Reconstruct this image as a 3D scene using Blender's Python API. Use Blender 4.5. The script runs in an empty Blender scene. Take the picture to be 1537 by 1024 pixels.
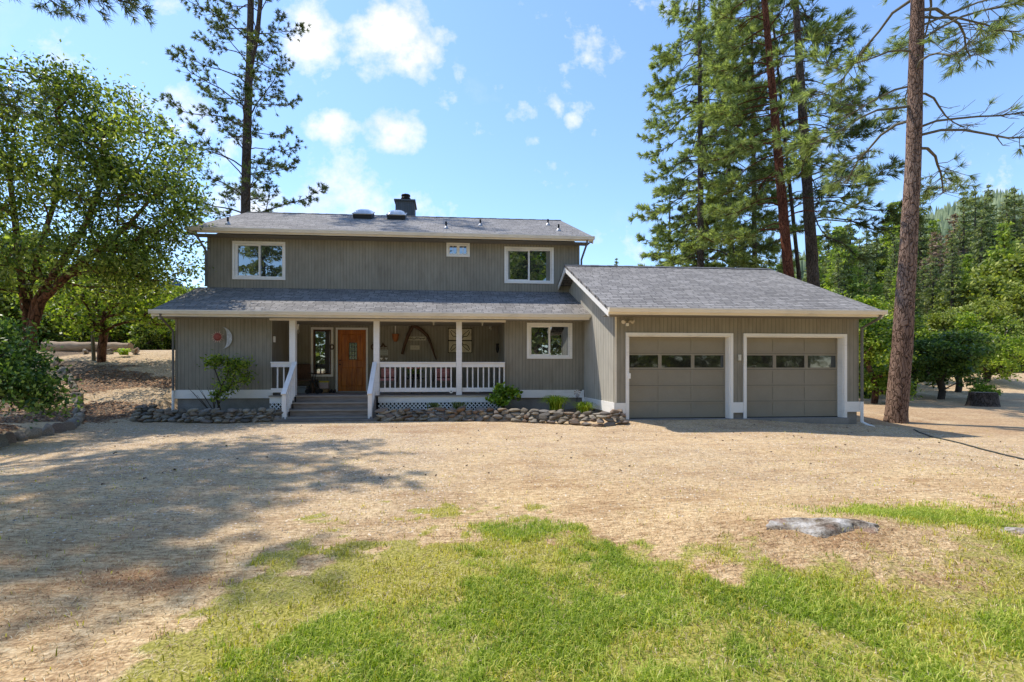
import bpy, math, random
import numpy as np
from math import radians as R
random.seed(7); rng = np.random.default_rng(11)
sc = bpy.context.scene
COL = sc.collection
# ------------------------------------------------------------------ measured camera
F, PX, PY, TH, ZC = 705.0, 728.0, 556.0, R(4.7), 1.21
cT, sT = math.cos(TH), math.sin(TH)
YG, YM, YB = 11.69, 14.40, 16.23          # garage front, main front, upper wall / porch back wall
XL, XG, XR, XU = -7.87, 4.30, 10.98, 4.68
def at(px, py, Y):                        # a measured point of the photo on the plane at distance Y
    r = (px-PX)/F
    X = Y*(r*cT+sT)/(cT-r*sT)
    d = X*sT+Y*cT
    return X, ZC+(PY-py)*d/F
def ax(px, Y): return at(px, 0, Y)[0]
def gp(px, py, z=-.17):                   # point on the ground
    d = F*(ZC-z)/(py-PY); xc = (px-PX)/F*d
    return xc*cT+d*sT, d*cT-xc*sT
# ------------------------------------------------------------------ object helpers
def link(o): COL.objects.link(o); return o
def tag(o, label=None, cat=None, group=None, kind=None):
    if label: o['label'] = label
    if cat: o['category'] = cat
    if group: o['group'] = group
    if kind: o['kind'] = kind
    return o
def thing(name, label, cat, loc=(0,0,0), rz=0, group=None):
    o = bpy.data.objects.new(name, None); link(o); o.empty_display_size = .2
    o.location = loc; o.rotation_euler = (0,0,rz)
    return tag(o, label, cat, group)
def origin(p):
    v = np.zeros(3)
    while p is not None:
        v += np.array(p.location); p = p.parent
    return v
class MB:
    def __init__(s): s.v = []; s.f = []
    def add(s, vs, fs):
        n = len(s.v); s.v += [tuple(map(float, v)) for v in vs]; s.f += [tuple(i+n for i in f) for f in fs]; return s
    def box(s, x0,x1,y0,y1,z0,z1):
        return s.add([(x0,y0,z0),(x1,y0,z0),(x1,y1,z0),(x0,y1,z0),(x0,y0,z1),(x1,y0,z1),(x1,y1,z1),(x0,y1,z1)],
            [(0,3,2,1),(4,5,6,7),(0,1,5,4),(1,2,6,5),(2,3,7,6),(3,0,4,7)])
    def beam(s, a, b, w, h, up=(0,0,1)):
        a=np.array(a,float); b=np.array(b,float); d=b-a; d/=np.linalg.norm(d)
        u=np.array(up,float); sd=np.cross(d,u); sd/=np.linalg.norm(sd); u=np.cross(sd,d)
        vs=[]
        for p in (a,b):
            for i,j in ((-1,-1),(1,-1),(1,1),(-1,1)): vs.append(p+sd*i*w/2+u*j*h/2)
        return s.add(vs,[(0,1,2,3),(7,6,5,4),(0,4,5,1),(1,5,6,2),(2,6,7,3),(3,7,4,0)])
    def prism_x(s, poly, x0, x1):        # polygon in (y,z) extruded along x
        n=len(poly); vs=[(x0,y,z) for y,z in poly]+[(x1,y,z) for y,z in poly]
        return s.add(vs,[tuple(range(n)),tuple(range(2*n-1,n-1,-1))]+[(i,i+n,(i+1)%n+n,(i+1)%n) for i in range(n)])
    def prism_y(s, poly, y0, y1):        # polygon in (x,z)
        n=len(poly); vs=[(x,y0,z) for x,z in poly]+[(x,y1,z) for x,z in poly]
        return s.add(vs,[tuple(range(n)),tuple(range(2*n-1,n-1,-1))]+[(i,i+n,(i+1)%n+n,(i+1)%n) for i in range(n)])
    def tube(s, pts, rad, n=8, cap=True):
        pts=[np.array(p,float) for p in pts]
        if not hasattr(rad,'__len__'): rad=[rad]*len(pts)
        base=len(s.v); u=None
        for i,p in enumerate(pts):
            d=pts[min(i+1,len(pts)-1)]-pts[max(i-1,0)]; d/=np.linalg.norm(d)+1e-9
            if u is None: u=np.cross(d,(0,0,1) if abs(d[2])<.9 else (1,0,0))
            u=u-d*np.dot(u,d); u/=np.linalg.norm(u)+1e-9; w=np.cross(d,u)
            for k in range(n):
                a=2*math.pi*k/n; s.v.append(tuple(p+(u*math.cos(a)+w*math.sin(a))*rad[i]))
        for i in range(len(pts)-1):
            for k in range(n):
                a=base+i*n+k; b=base+i*n+(k+1)%n; s.f.append((a,b,b+n,a+n))
        if cap:
            s.f.append(tuple(base+k for k in range(n))[::-1]); s.f.append(tuple(base+(len(pts)-1)*n+k for k in range(n)))
        return s
    def lathe(s, c, prof, n=16):          # prof: (r,z)
        return s.tube([(c[0],c[1],c[2]+z) for r,z in prof],[max(r,1e-4) for r,z in prof],n)
    def build(s, name, mat, parent=None, smooth=False, bevel=0):
        me=bpy.data.meshes.new(name); o0=origin(parent)
        v=np.array(s.v)-o0; me.from_pydata(v.tolist(),[],s.f)
        return finish(me,name,mat,parent,smooth,bevel)
def finish(me,name,mat,parent=None,smooth=False,bevel=0):
    me.materials.append(mat)
    if smooth: me.polygons.foreach_set('use_smooth',[True]*len(me.polygons))
    me.update(); o=bpy.data.objects.new(name,me); link(o); o.parent=parent
    if bevel:
        m=o.modifiers.new('b','BEVEL'); m.width=bevel; m.segments=2; m.limit_method='ANGLE'
    return o
def npmesh(name, verts, faces, mat, parent=None, smooth=False, origin_sub=True):
    """verts Nx3, faces MxK (constant K)"""
    me=bpy.data.meshes.new(name); verts=np.asarray(verts,np.float32)
    if origin_sub: verts=verts-origin(parent).astype(np.float32)
    faces=np.asarray(faces,np.int32); k=faces.shape[1]
    me.vertices.add(len(verts)); me.vertices.foreach_set('co',verts.ravel())
    me.loops.add(faces.size); me.loops.foreach_set('vertex_index',faces.ravel())
    me.polygons.add(len(faces)); me.polygons.foreach_set('loop_start',np.arange(0,faces.size,k,dtype=np.int32))
    me.update(calc_edges=True)
    return finish(me,name,mat,parent,smooth)
def copy_tree(o, parent=None):
    c=o.copy(); COL.objects.link(c); c.parent=parent
    for ch in [x for x in COL.objects if x.parent is o]: copy_tree(ch,c)
    return c
def copy_to(o, loc, rz=None, s=None, label=None):
    c=copy_tree(o); c.location=loc
    if rz is not None: c.rotation_euler=(0,0,rz)
    if s is not None: c.scale=(s,s,s) if not hasattr(s,'__len__') else s
    if label: c['label']=label
    return c
# ------------------------------------------------------------------ noise
def vnoise(x,y,seed=0):
    x=np.asarray(x,float); y=np.asarray(y,float)
    xi=np.floor(x).astype(np.int64); yi=np.floor(y).astype(np.int64); xf=x-xi; yf=y-yi
    def h(a,b):
        n=(a*374761393+b*668265263+seed*974634777)&0x7fffffff
        n=((n^(n>>13))*1274126177)&0x7fffffff
        return ((n^(n>>16))&0xffff)/65535.
    u=xf*xf*(3-2*xf); v=yf*yf*(3-2*yf)
    return (h(xi,yi)*(1-u)+h(xi+1,yi)*u)*(1-v)+(h(xi,yi+1)*(1-u)+h(xi+1,yi+1)*u)*v
def fbm(x,y,seed=0,oct=4):
    s=0;a=.5;t=0
    for i in range(oct):
        s=s+a*vnoise(np.asarray(x)*2**i,np.asarray(y)*2**i,seed+i); t+=a; a*=.5
    return s/t
def sstep(x,a,b):
    t=np.clip((np.asarray(x,float)-a)/(b-a),0,1); return t*t*(3-2*t)
# ------------------------------------------------------------------ materials
class N:
    def __init__(s,name):
        s.m=bpy.data.materials.new(name); s.m.use_nodes=True; s.t=s.m.node_tree; s.t.nodes.clear()
        s.out=s.n('ShaderNodeOutputMaterial')
    def n(s,typ,**kw):
        nd=s.t.nodes.new(typ)
        for k,v in kw.items(): setattr(nd,k,v)
        return nd
    def l(s,a,b): s.t.links.new(a,b)
    def math(s,op,a,b=None,c=None,clamp=False):
        nd=s.n('ShaderNodeMath',operation=op,use_clamp=clamp)
        for i,x in enumerate((a,b,c)):
            if x is None: continue
            if hasattr(x,'is_linked'): s.l(x,nd.inputs[i])
            else: nd.inputs[i].default_value=x
        return nd.outputs[0]
    def mix(s,fac,a,b,mode='MIX'):
        nd=s.n('ShaderNodeMix',data_type='RGBA',blend_type=mode)
        for i,x in ((0,fac),(6,a),(7,b)):
            if hasattr(x,'is_linked'): s.l(x,nd.inputs[i])
            else: nd.inputs[i].default_value=x if i==0 else (*x,1)
        return nd.outputs[2]
    def noise(s,scale,detail=3,vec=None,rough=.6):
        nd=s.n('ShaderNodeTexNoise'); nd.inputs['Scale'].default_value=scale; nd.inputs['Detail'].default_value=detail; nd.inputs['Roughness'].default_value=rough
        if vec is not None: s.l(vec,nd.inputs['Vector'])
        return nd.outputs[0]
    def ramp(s,fac,stops):
        nd=s.n('ShaderNodeValToRGB'); cr=nd.color_ramp
        while len(cr.elements)<len(stops): cr.elements.new(.5)
        for e,(p,c) in zip(cr.elements,stops): e.position=p; e.color=(*c,1) if hasattr(c,'__len__') else (c,c,c,1)
        s.l(fac,nd.inputs[0]); return nd.outputs[0]
    def coord(s,kind='Object'): return s.n('ShaderNodeTexCoord').outputs[kind]
    def pos(s): return s.n('ShaderNodeNewGeometry').outputs['Position']
    def sep(s,v):
        nd=s.n('ShaderNodeSeparateXYZ'); s.l(v,nd.inputs[0]); return nd.outputs
    def comb(s,x,y,z):
        nd=s.n('ShaderNodeCombineXYZ')
        for i,q in enumerate((x,y,z)):
            if hasattr(q,'is_linked'): s.l(q,nd.inputs[i])
            else: nd.inputs[i].default_value=q
        return nd.outputs[0]
    def bump(s,h,strength=.3,dist=.01):
        nd=s.n('ShaderNodeBump'); nd.inputs['Strength'].default_value=strength; nd.inputs['Distance'].default_value=dist
        s.l(h,nd.inputs['Height']); return nd.outputs[0]
    def bsdf(s,color,rough=.8,metal=0,normal=None,spec=.3,**kw):
        nd=s.n('ShaderNodeBsdfPrincipled')
        if hasattr(color,'is_linked'): s.l(color,nd.inputs['Base Color'])
        else: nd.inputs['Base Color'].default_value=(*color,1)
        if hasattr(rough,'is_linked'): s.l(rough,nd.inputs['Roughness'])
        else: nd.inputs['Roughness'].default_value=rough
        nd.inputs['Metallic'].default_value=metal; nd.inputs['Specular IOR Level'].default_value=spec
        if normal is not None: s.l(normal,nd.inputs['Normal'])
        return nd.outputs[0]
    def done(s,sh): s.l(sh,s.out.inputs[0]); return s.m
def sc3(c,k): return tuple(min(1,x*k) for x in c)
def plain(name,col,rough=.7,metal=0,var=.12,scale=6,spec=.3,bump=0):
    n=N(name); c=n.coord(); f=n.noise(scale,4,c); f2=n.noise(scale*9,3,c)
    k=n.mix(.35,f,f2)
    color=n.ramp(k,[(.3,sc3(col,1-var)),(.7,sc3(col,1+var))])
    nm=n.bump(f2,bump,.01) if bump else None
    return n.done(n.bsdf(color,rough,metal,nm,spec))
def m_siding(name,col,pitch=.105):
    n=N(name); p=n.pos(); s=n.sep(p)
    u=n.math('ADD',s[0],s[1]); fr=n.math('FRACT',n.math('DIVIDE',u,pitch))
    g=n.math('LESS_THAN',n.math('ABSOLUTE',n.math('SUBTRACT',fr,.5)),.075)
    st=n.comb(n.math('MULTIPLY',u,22),0,n.math('MULTIPLY',s[2],1.2))
    gr=n.noise(1,4,st); big=n.noise(.8,4,p)
    board=n.n('ShaderNodeTexWhiteNoise',noise_dimensions='1D'); n.l(n.math('FLOOR',n.math('DIVIDE',n.math('ADD',u,pitch/2),pitch*4)),board.inputs['W'])
    k=n.math('ADD',n.math('MULTIPLY',gr,.5),n.math('MULTIPLY',big,.5))
    k=n.math('ADD',k,n.math('MULTIPLY',n.math('SUBTRACT',board.outputs[0],.5),.12))
    base=n.ramp(k,[(.3,sc3(col,.84)),(.7,sc3(col,1.14))])
    spl=n.noise(5,4,n.comb(n.math('MULTIPLY',u,1.0),0,n.math('MULTIPLY',s[2],.25)),.7); base=n.mix(.8,base,n.ramp(spl,[(.3,(.80,.78,.75)),(.5,(1,1,1)),(.7,(1.10,1.10,1.08))]),'MULTIPLY')
    color=n.mix(n.math('MULTIPLY',g,.45),base,sc3(col,.3))
    h=n.math('SUBTRACT',n.math('MULTIPLY',gr,.25),g)
    return n.done(n.bsdf(color,.85,0,n.bump(h,.7,.008),.2))
def m_shingle(name,ax_u=0,ax_v=1):
    n=N(name); p=n.pos(); s=n.sep(p)
    j=n.noise(1.3,2,p)
    v=n.math('ADD',n.math('MULTIPLY',s[ax_v],1.1),n.math('MULTIPLY',j,.02))
    vec=n.comb(s[ax_u],v,0)
    br=n.n('ShaderNodeTexBrick'); n.l(vec,br.inputs['Vector']); br.offset=.37; br.offset_frequency=2; br.squash=.7; br.squash_frequency=3
    br.inputs['Scale'].default_value=1; br.inputs['Brick Width'].default_value=.30; br.inputs['Row Height'].default_value=.145
    br.inputs['Mortar Size'].default_value=.009; br.inputs['Mortar Smooth'].default_value=.2; br.inputs['Bias'].default_value=0
    br.inputs['Color1'].default_value=(.215,.202,.190,1); br.inputs['Color2'].default_value=(.335,.315,.295,1); br.inputs['Mortar'].default_value=(.075,.072,.07,1)
    rowf=n.math('FRACT',n.math('DIVIDE',v,.145))
    f=n.noise(.7,5,p); g=n.noise(260,2,p); w=n.noise(9,3,p)
    c=n.mix(.45,br.outputs[0],n.ramp(f,[(.3,.7),(.7,1.2)]),'MULTIPLY')
    c=n.mix(.25,c,n.ramp(w,[(.3,.6),(.7,1.4)]),'MULTIPLY')
    c=n.mix(.5,c,n.ramp(g,[(.35,.6),(.65,1.4)]),'MULTIPLY')
    c=n.mix(1,c,n.ramp(rowf,[(0,.45),(.25,1),(1,1.12)]),'MULTIPLY')
    h=n.math('ADD',n.math('SUBTRACT',n.math('MULTIPLY',rowf,-1),n.math('MULTIPLY',br.outputs['Fac'],1)),n.math('MULTIPLY',g,.25))
    return n.done(n.bsdf(c,.9,0,n.bump(h,.9,.012),.2))
def m_wood(name,c1,c2,sc_=(1.5,12,12),rough=.7,spec=.3,ring=3.0):
    n=N(name); mp=n.n('ShaderNodeMapping'); n.l(n.coord(),mp.inputs[0]); mp.inputs['Scale'].default_value=sc_
    f=n.noise(ring,6,mp.outputs[0]); d=n.noise(1.1,2,n.coord())
    k=n.math('ADD',n.math('MULTIPLY',f,.75),n.math('MULTIPLY',d,.25))
    c=n.ramp(k,[(.32,c1),(.68,c2)])
    return n.done(n.bsdf(c,rough,0,n.bump(f,.4,.005),spec))
def m_white(name,col=(.74,.72,.68),dirt=.35):
    n=N(name); p=n.pos(); s=n.sep(p)
    f=n.noise(1.5,5,p); st=n.noise(1,4,n.comb(n.math('MULTIPLY',s[0],3),n.math('MULTIPLY',s[1],3),n.math('MULTIPLY',s[2],40)))
    k=n.math('ADD',n.math('MULTIPLY',f,.6),n.math('MULTIPLY',st,.4))
    c=n.ramp(k,[(.32,sc3(col,1-dirt*.55)),(.5,col),(.8,sc3(col,1.05))])
    return n.done(n.bsdf(c,.55,0,n.bump(st,.15,.004),.35))
def m_leaf(name,cols,trans=.35,rough=.5,vscale=1.2):
    """cols: dark, mid, light"""
    n=N(name); g=n.n('ShaderNodeNewGeometry'); p=n.coord()
    ri=g.outputs['Random Per Island']; f=n.noise(vscale,3,p)
    k=n.math('ADD',n.math('MULTIPLY',ri,.55),n.math('MULTIPLY',f,.5))
    c=n.ramp(k,[(.25,cols[0]),(.52,cols[1]),(.8,cols[2])])
    a=n.bsdf(c,rough,0,None,.35)
    t=n.n('ShaderNodeBsdfTranslucent'); n.l(n.mix(1,c,(1.25,1.35,.5),'MULTIPLY'),t.inputs[0])
    mx=n.n('ShaderNodeMixShader'); mx.inputs[0].default_value=trans; n.l(a,mx.inputs[1]); n.l(t.outputs[0],mx.inputs[2])
    return n.done(mx.outputs[0])
def m_bark(name,cols,vs=(5,5,1.1),crack=(.02,.012,.01),scale=4.5,disp=.05):
    n=N(name); mp=n.n('ShaderNodeMapping'); n.l(n.coord(),mp.inputs[0]); mp.inputs['Scale'].default_value=vs
    ds=n.n('ShaderNodeVectorMath',operation='ADD'); no=n.n('ShaderNodeTexNoise'); no.inputs['Scale'].default_value=1.5
    n.l(mp.outputs[0],no.inputs['Vector']); n.l(mp.outputs[0],ds.inputs[0]); n.l(no.outputs['Color'],ds.inputs[1])
    vo=n.n('ShaderNodeTexVoronoi',feature='DISTANCE_TO_EDGE'); vo.inputs['Scale'].default_value=scale/3; n.l(ds.outputs[0],vo.inputs['Vector'])
    f=n.noise(scale*2,5,mp.outputs[0]); b=n.noise(.6,3,n.coord())
    f3=n.noise(scale*5,4,mp.outputs[0]); e=n.math('MULTIPLY',n.ramp(vo.outputs['Distance'],[(0,0),(.05,.55),(.14,1)]),n.ramp(f3,[(.34,.5),(.48,1)]))
    k=n.math('ADD',n.math('MULTIPLY',f,.6),n.math('MULTIPLY',b,.4))
    c=n.mix(e,crack,n.ramp(k,[(.3,cols[0]),(.5,cols[1]),(.7,cols[2])]))
    h=n.math('ADD',e,n.math('MULTIPLY',f,.6))
    return n.done(n.bsdf(c,.95,0,n.bump(h,1,disp),.1))
def m_glass(name,tint=(.012,.014,.016),refl=.36,rough=.015):
    n=N(name); p=n.pos(); w=n.noise(2.2,2,p)
    a=n.bsdf(tint,.3,0,None,.2); g=n.n('ShaderNodeBsdfGlossy'); g.inputs['Roughness'].default_value=rough
    g.inputs['Color'].default_value=(.85,.92,.96,1); n.l(n.bump(w,.035,.05),g.inputs['Normal'])
    mx=n.n('ShaderNodeMixShader'); mx.inputs[0].default_value=refl; n.l(a,mx.inputs[1]); n.l(g.outputs[0],mx.inputs[2])
    return n.done(mx.outputs[0])
def m_stone(name):
    n=N(name); oi=n.n('ShaderNodeObjectInfo'); p=n.coord(); f=n.noise(9,6,p,.7); g=n.noise(60,3,p)
    base=n.ramp(oi.outputs['Random'],[(0,(.12,.105,.085)),(.2,(.32,.27,.20)),(.4,(.17,.155,.135)),(.6,(.42,.36,.27)),(.75,(.22,.145,.095)),(1,(.28,.26,.23))])
    c=n.mix(.9,base,n.ramp(f,[(.3,.45),(.7,1.4)]),'MULTIPLY')
    return n.done(n.bsdf(c,.92,0,n.bump(n.mix(.4,f,g),.8,.02),.2))
# ------------------------------------------------------------------ palette
SID=m_siding('siding',(.318,.295,.238)); SHIN=m_shingle('shingle'); WH=m_white('white_trim',(.94,.92,.87)); FAS=m_white('fascia',(.86,.79,.66),.35)
POSTM=m_white('post_paint',(.94,.91,.87),.25)
GDOOR=plain('garage_door_paint',(.300,.270,.208),.6,0,.08,2.5,.35,.1); GDARK=plain('garage_door_groove',(.05,.045,.036),.7,0,.1)
CONC=plain('concrete',(.27,.255,.23),.95,0,.25,3,.2,.5); DECK=m_wood('deck_boards',(.17,.14,.115),(.36,.31,.27),(1,14,14))
DECKL=m_wood('deck_edge',(.28,.25,.21),(.42,.38,.33),(1,14,14))
DOORM=m_wood('door_wood',(.24,.055,.006),(.66,.20,.022),(7,7,.9),.35,.5,2.2)
DARK=plain('dark_metal',(.02,.02,.022),.5,.3); BROWNF=plain('brown_frame',(.10,.045,.02),.5)
GLASS=m_glass('window_glass'); GLG=m_glass('garage_glass',(.012,.014,.012),.13,.04); METAL=plain('galvanised',(.38,.38,.38),.45,.7)
STONE=m_stone('field_stone'); BLUEG=plain('chimney_siding_paint',(.11,.13,.15),.8)
# ------------------------------------------------------------------ terrain
def px_of(x,y,z=-.17):
    xc=x*cT-y*sT; d=np.maximum(x*sT+y*cT,.3)
    return PX+F*xc/d, PY-F*(z-ZC)/d
def height(x,y):
    x=np.asarray(x,float); y=np.asarray(y,float)
    z=np.full(np.broadcast(x,y).shape,-.17)
    z=z+.12*sstep(x,3.6,4.6)*(1-sstep(x,11.0,12.5))*sstep(y,10.6,11.6)*(1-sstep(y,19,20))
    z=z-.17*sstep(x,7,11)*sstep(y,4,8)*(1-sstep(y,12.5,15))
    bank=np.interp(y,[11.5,13,14.5,16,19.5,22,26,45,90,300],[0,.06,.25,.72,1.72,2.25,2.45,3.0,8,30])
    z=z+bank*(1-sstep(x,-8.9,-7.9)*(1-sstep(y,25,30)))*(1-sstep(x,-8.5,4)*sstep(y,25,30))
    q=x/np.maximum(y,1)
    hill=np.interp(y,[17,22,30,36,45,60,80,120,200,320],[0,.12,.65,1.3,3.2,7.5,13,27,60,95])
    z=z+hill*sstep(x,8,16)*(.62+.55*sstep(q,.82,1.3))
    # mulch mound at left with dark stone curb
    m=np.exp(-(((x+10.3)/1.55)**2+((y-9.6)/1.9)**2)**2*.9)
    z=z+.34*m
    # dirt bed behind the front stone borders
    z=z+.16*((x>-8.1)&(x<-4.6)&(y>13.55)&(y<14.6))+.16*((x>-1.9)&(x<4.4)&(y>13.4)&(y<14.6))
    # grassy hump round the boulder
    z=z+.17*np.exp(-(((x-3.15)/1.25)**2+((y-3.6)/.75)**2))
    z=z+(.05*(fbm(x*.5,y*.5,3)-.5)+.018*(fbm(x*3,y*3,5)-.5))
    z=z+sstep(y,30,60)*1.6*(fbm(x*.05,y*.05,8)-.5)
    return z
def hz(x,y): return float(height(np.array([x]),np.array([y]))[0])
def masks(x,y):
    px,py=px_of(x,y); n1=fbm(x*1.7,y*1.7,21); n2=fbm(x*6,y*6,22); n3=fbm(x*.8,y*.8,23)
    yy=py+(n1-.5)*120+(n2-.5)*150
    b1=np.interp(px,[0,250,330,420,560,650,800,1000,1200,1400,1537,1800],[1220,1060,1000,960,925,890,845,850,872,905,900,900])
    green=sstep(yy-b1,-14,26)
    b2=np.interp(px,[0,150,250,400,520,600,700,800,850,1000,1150,1350,1537],[1110,1040,920,840,805,800,796,776,806,835,850,850,800])
    weak=sstep(yy-b2,-12,22)
    def ell(cx,cy,rx,ry,amp=1.): return np.clip(1.35-np.sqrt(((px-cx)/rx)**2+((py-cy+(n1-.5)*30)/ry)**2)+(n2-.5)*1.1,0,1)*amp
    green=np.maximum(green,ell(1385,785,150,24)); green=np.maximum(green,ell(1540,830,60,40,.7)); green=np.maximum(green,ell(780,800,75,18,.75))
    weak=np.maximum(weak,ell(1400,790,190,32))
    dry=ell(1235,835,190,42)+ell(1420,870,120,38)
    green=green*(1-.85*np.clip(dry,0,1))
    # thinner, paler lawn on the right
    patch=sstep(fbm(x*2.3,y*2.3,31),.46,.60)*sstep(px,880,1100)*(1-ell(1385,785,150,24))
    green=green*(1-.6*patch)
    p2=sstep(fbm(x*3.1,y*3.1,35),.47,.60); green=green*(1-.6*p2*(1-ell(1385,785,150,24)))
    weak=weak*(1-.5*np.clip(dry,0,1))
    redd=np.clip(ell(1240,830,120,20,.55)+ell(1425,880,130,28,.6)+ell(230,868,110,20)*1.2+ell(860,820,70,14)+ell(560,640,180,10)*.6,0,1)
    grav=sstep(720-py+(n3-.5)*150,-40,70)*.5+sstep(330-np.abs(px-380)+(n1-.5)*80,0,120)*sstep(830-py,0,40)*.35
    # shade bed and litter
    mound=np.exp(-(((x+10.3)/1.6)**2+((y-9.6)/1.95)**2)**2*.9)
    bank=sstep(-x,8.2,8.9)*sstep(y,12.2,13.2)*(1-sstep(y,24,27)*.3)
    beds=(((x>-8.1)&(x<-4.6)&(y>13.55)&(y<14.6))|((x>-1.9)&(x<4.4)&(y>13.4)&(y<14.6))).astype(float)
    lit=np.clip(sstep(mound,.3,.6)+beds+bank*sstep(fbm(x*.4,y*.9,41),.42,.60)+sstep(x,10.9,11.6)*sstep(y,10.6,11.4)*(1-sstep(y,17,19))*.25,0,1)
    far=sstep(y,24,34)*sstep(x,10,15)
    inw=(y<12.0)&(y>.3)
    green=np.where(inw,green,0); weak=np.where(inw,weak,0); redd=np.where(inw,redd,0)
    redd=np.maximum(redd,sstep(x,11.3,12.3)*sstep(y,9.8,10.8)*(1-sstep(y,19,22))*.45*sstep(n1,.25,.5))
    weak=np.maximum(weak,far*sstep(fbm(x*.2,y*.2,51),.45,.6)*.6); lit=np.maximum(lit,sstep(y,33,38)*sstep(x,8,12)*.8)
    lit=np.maximum(lit,sstep(y,27,33)*(1-sstep(x,0,8))*.6)
    return np.clip(green,0,1),np.clip(weak,0,1),np.clip(redd,0,1),np.clip(grav,0,1),np.clip(lit,0,1)
def spaced(a,b,step,lo,hi,g=1.22):
    c=list(np.arange(a,b+step/2,step)); s=step; x=c[-1]
    while x<hi: s*=g; x+=s; c.append(x)
    s=step; x=c[0]; L=[]
    while x>lo: s*=g; x-=s; L.append(x)
    return np.array(L[::-1]+c)
gx=spaced(-12,13.5,.085,-700,700,1.13); gy=spaced(.6,16,.085,-300,900,1.13)
GX,GY=np.meshgrid(gx,gy); GZ=height(GX,GY)
nv=np.stack([GX.ravel(),GY.ravel(),GZ.ravel()],1); W=len(gx); H=len(gy)
ii=(np.arange(H-1)[:,None]*W+np.arange(W-1)[None,:]).ravel()
gf=np.stack([ii,ii+1,ii+1+W,ii+W],1)
n=N('ground_cover'); p=n.pos()
a1=n.n('ShaderNodeAttribute',attribute_name='cover'); a2=n.n('ShaderNodeAttribute',attribute_name='cover2')
s1=n.n('ShaderNodeSeparateColor'); n.l(a1.outputs['Color'],s1.inputs[0]); s2=n.n('ShaderNodeSeparateColor'); n.l(a2.outputs['Color'],s2.inputs[0])
fine=n.noise(55,4,p,.75); mid=n.noise(14,4,p,.7); big=n.noise(1.1,5,p)
vo=n.n('ShaderNodeTexVoronoi'); vo.inputs['Scale'].default_value=42; n.l(p,vo.inputs['Vector'])
vs=n.sep(vo.outputs['Color'])
rc=n.noise(26,3,n.comb(n.math('MULTIPLY',n.sep(p)[0],.35),n.sep(p)[1],0),.8)
straw=n.ramp(n.math('ADD',n.math('MULTIPLY',rc,.65),n.math('MULTIPLY',fine,.35)),[(.34,(.17,.115,.065)),(.43,(.42,.295,.17)),(.53,(.67,.51,.305)),(.65,(.87,.74,.50))])
straw=n.mix(.55,straw,n.ramp(big,[(.34,(.66,.52,.42)),(.5,(1,.92,.84)),(.66,(1.2,1.16,1.04))]),'MULTIPLY')
stk=n.noise(1,5,n.comb(n.math('MULTIPLY',n.sep(p)[0],1.1),n.math('MULTIPLY',n.sep(p)[1],4.5),0),.7)
straw=n.mix(.75,straw,n.ramp(stk,[(.34,(.66,.54,.44)),(.46,(.97,.90,.83)),(.56,(1.08,1.06,1.02)),(.68,(.86,.84,.82))]),'MULTIPLY')
grv=n.ramp(vs[0],[(0,(.15,.115,.08)),(.4,(.44,.35,.25)),(1,(.78,.66,.50))])
c=n.mix(n.math('MULTIPLY',s2.outputs[0],n.ramp(mid,[(.35,.15),(.6,.85)])),straw,grv)
def thr(mask,soft=.18):
    return n.math('MULTIPLY',n.math('SUBTRACT',n.math('ADD',mask,n.math('MULTIPLY',n.math('SUBTRACT',mid,.5),1.5)),.36),2.6,clamp=True)
c=n.mix(n.math('MULTIPLY',s1.outputs[2],.75),c,n.ramp(fine,[(.3,(.12,.05,.022)),(.5,(.30,.15,.07)),(.7,(.45,.27,.14))]))
c=n.mix(thr(s1.outputs[1]),c,n.ramp(fine,[(.3,(.13,.12,.025)),(.5,(.36,.33,.07)),(.7,(.60,.50,.18))]))
c=n.mix(thr(s1.outputs[0]),c,n.ramp(fine,[(.3,(.05,.085,.01)),(.5,(.15,.22,.025)),(.7,(.30,.36,.06))]))
c=n.mix(thr(s2.outputs[1]),c,n.ramp(n.math('ADD',n.math('MULTIPLY',fine,.5),n.math('MULTIPLY',mid,.5)),[(.36,(.045,.030,.020)),(.5,(.16,.115,.078)),(.62,(.42,.34,.26))]))
h=n.math('ADD',n.math('MULTIPLY',fine,.7),n.math('ADD',n.math('MULTIPLY',mid,.6),n.math('MULTIPLY',vo.outputs['Distance'],-.6)))
GM=n.done(n.bsdf(c,.97,0,n.bump(h,.9,.022),.1))
ground=npmesh('ground',nv,gf,GM,None,True); tag(ground,'dry straw coloured yard rising to wooded slopes',None,None,'structure')
mk=masks(nv[:,0],nv[:,1])
for nm,ch in (('cover',(mk[0],mk[1],mk[2])),('cover2',(mk[3],mk[4],mk[4]*0))):
    at_=ground.data.color_attributes.new(nm,'FLOAT_COLOR','POINT')
    at_.data.foreach_set('color',np.stack([*ch,np.ones(len(nv))],1).astype(np.float32).ravel())
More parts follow.
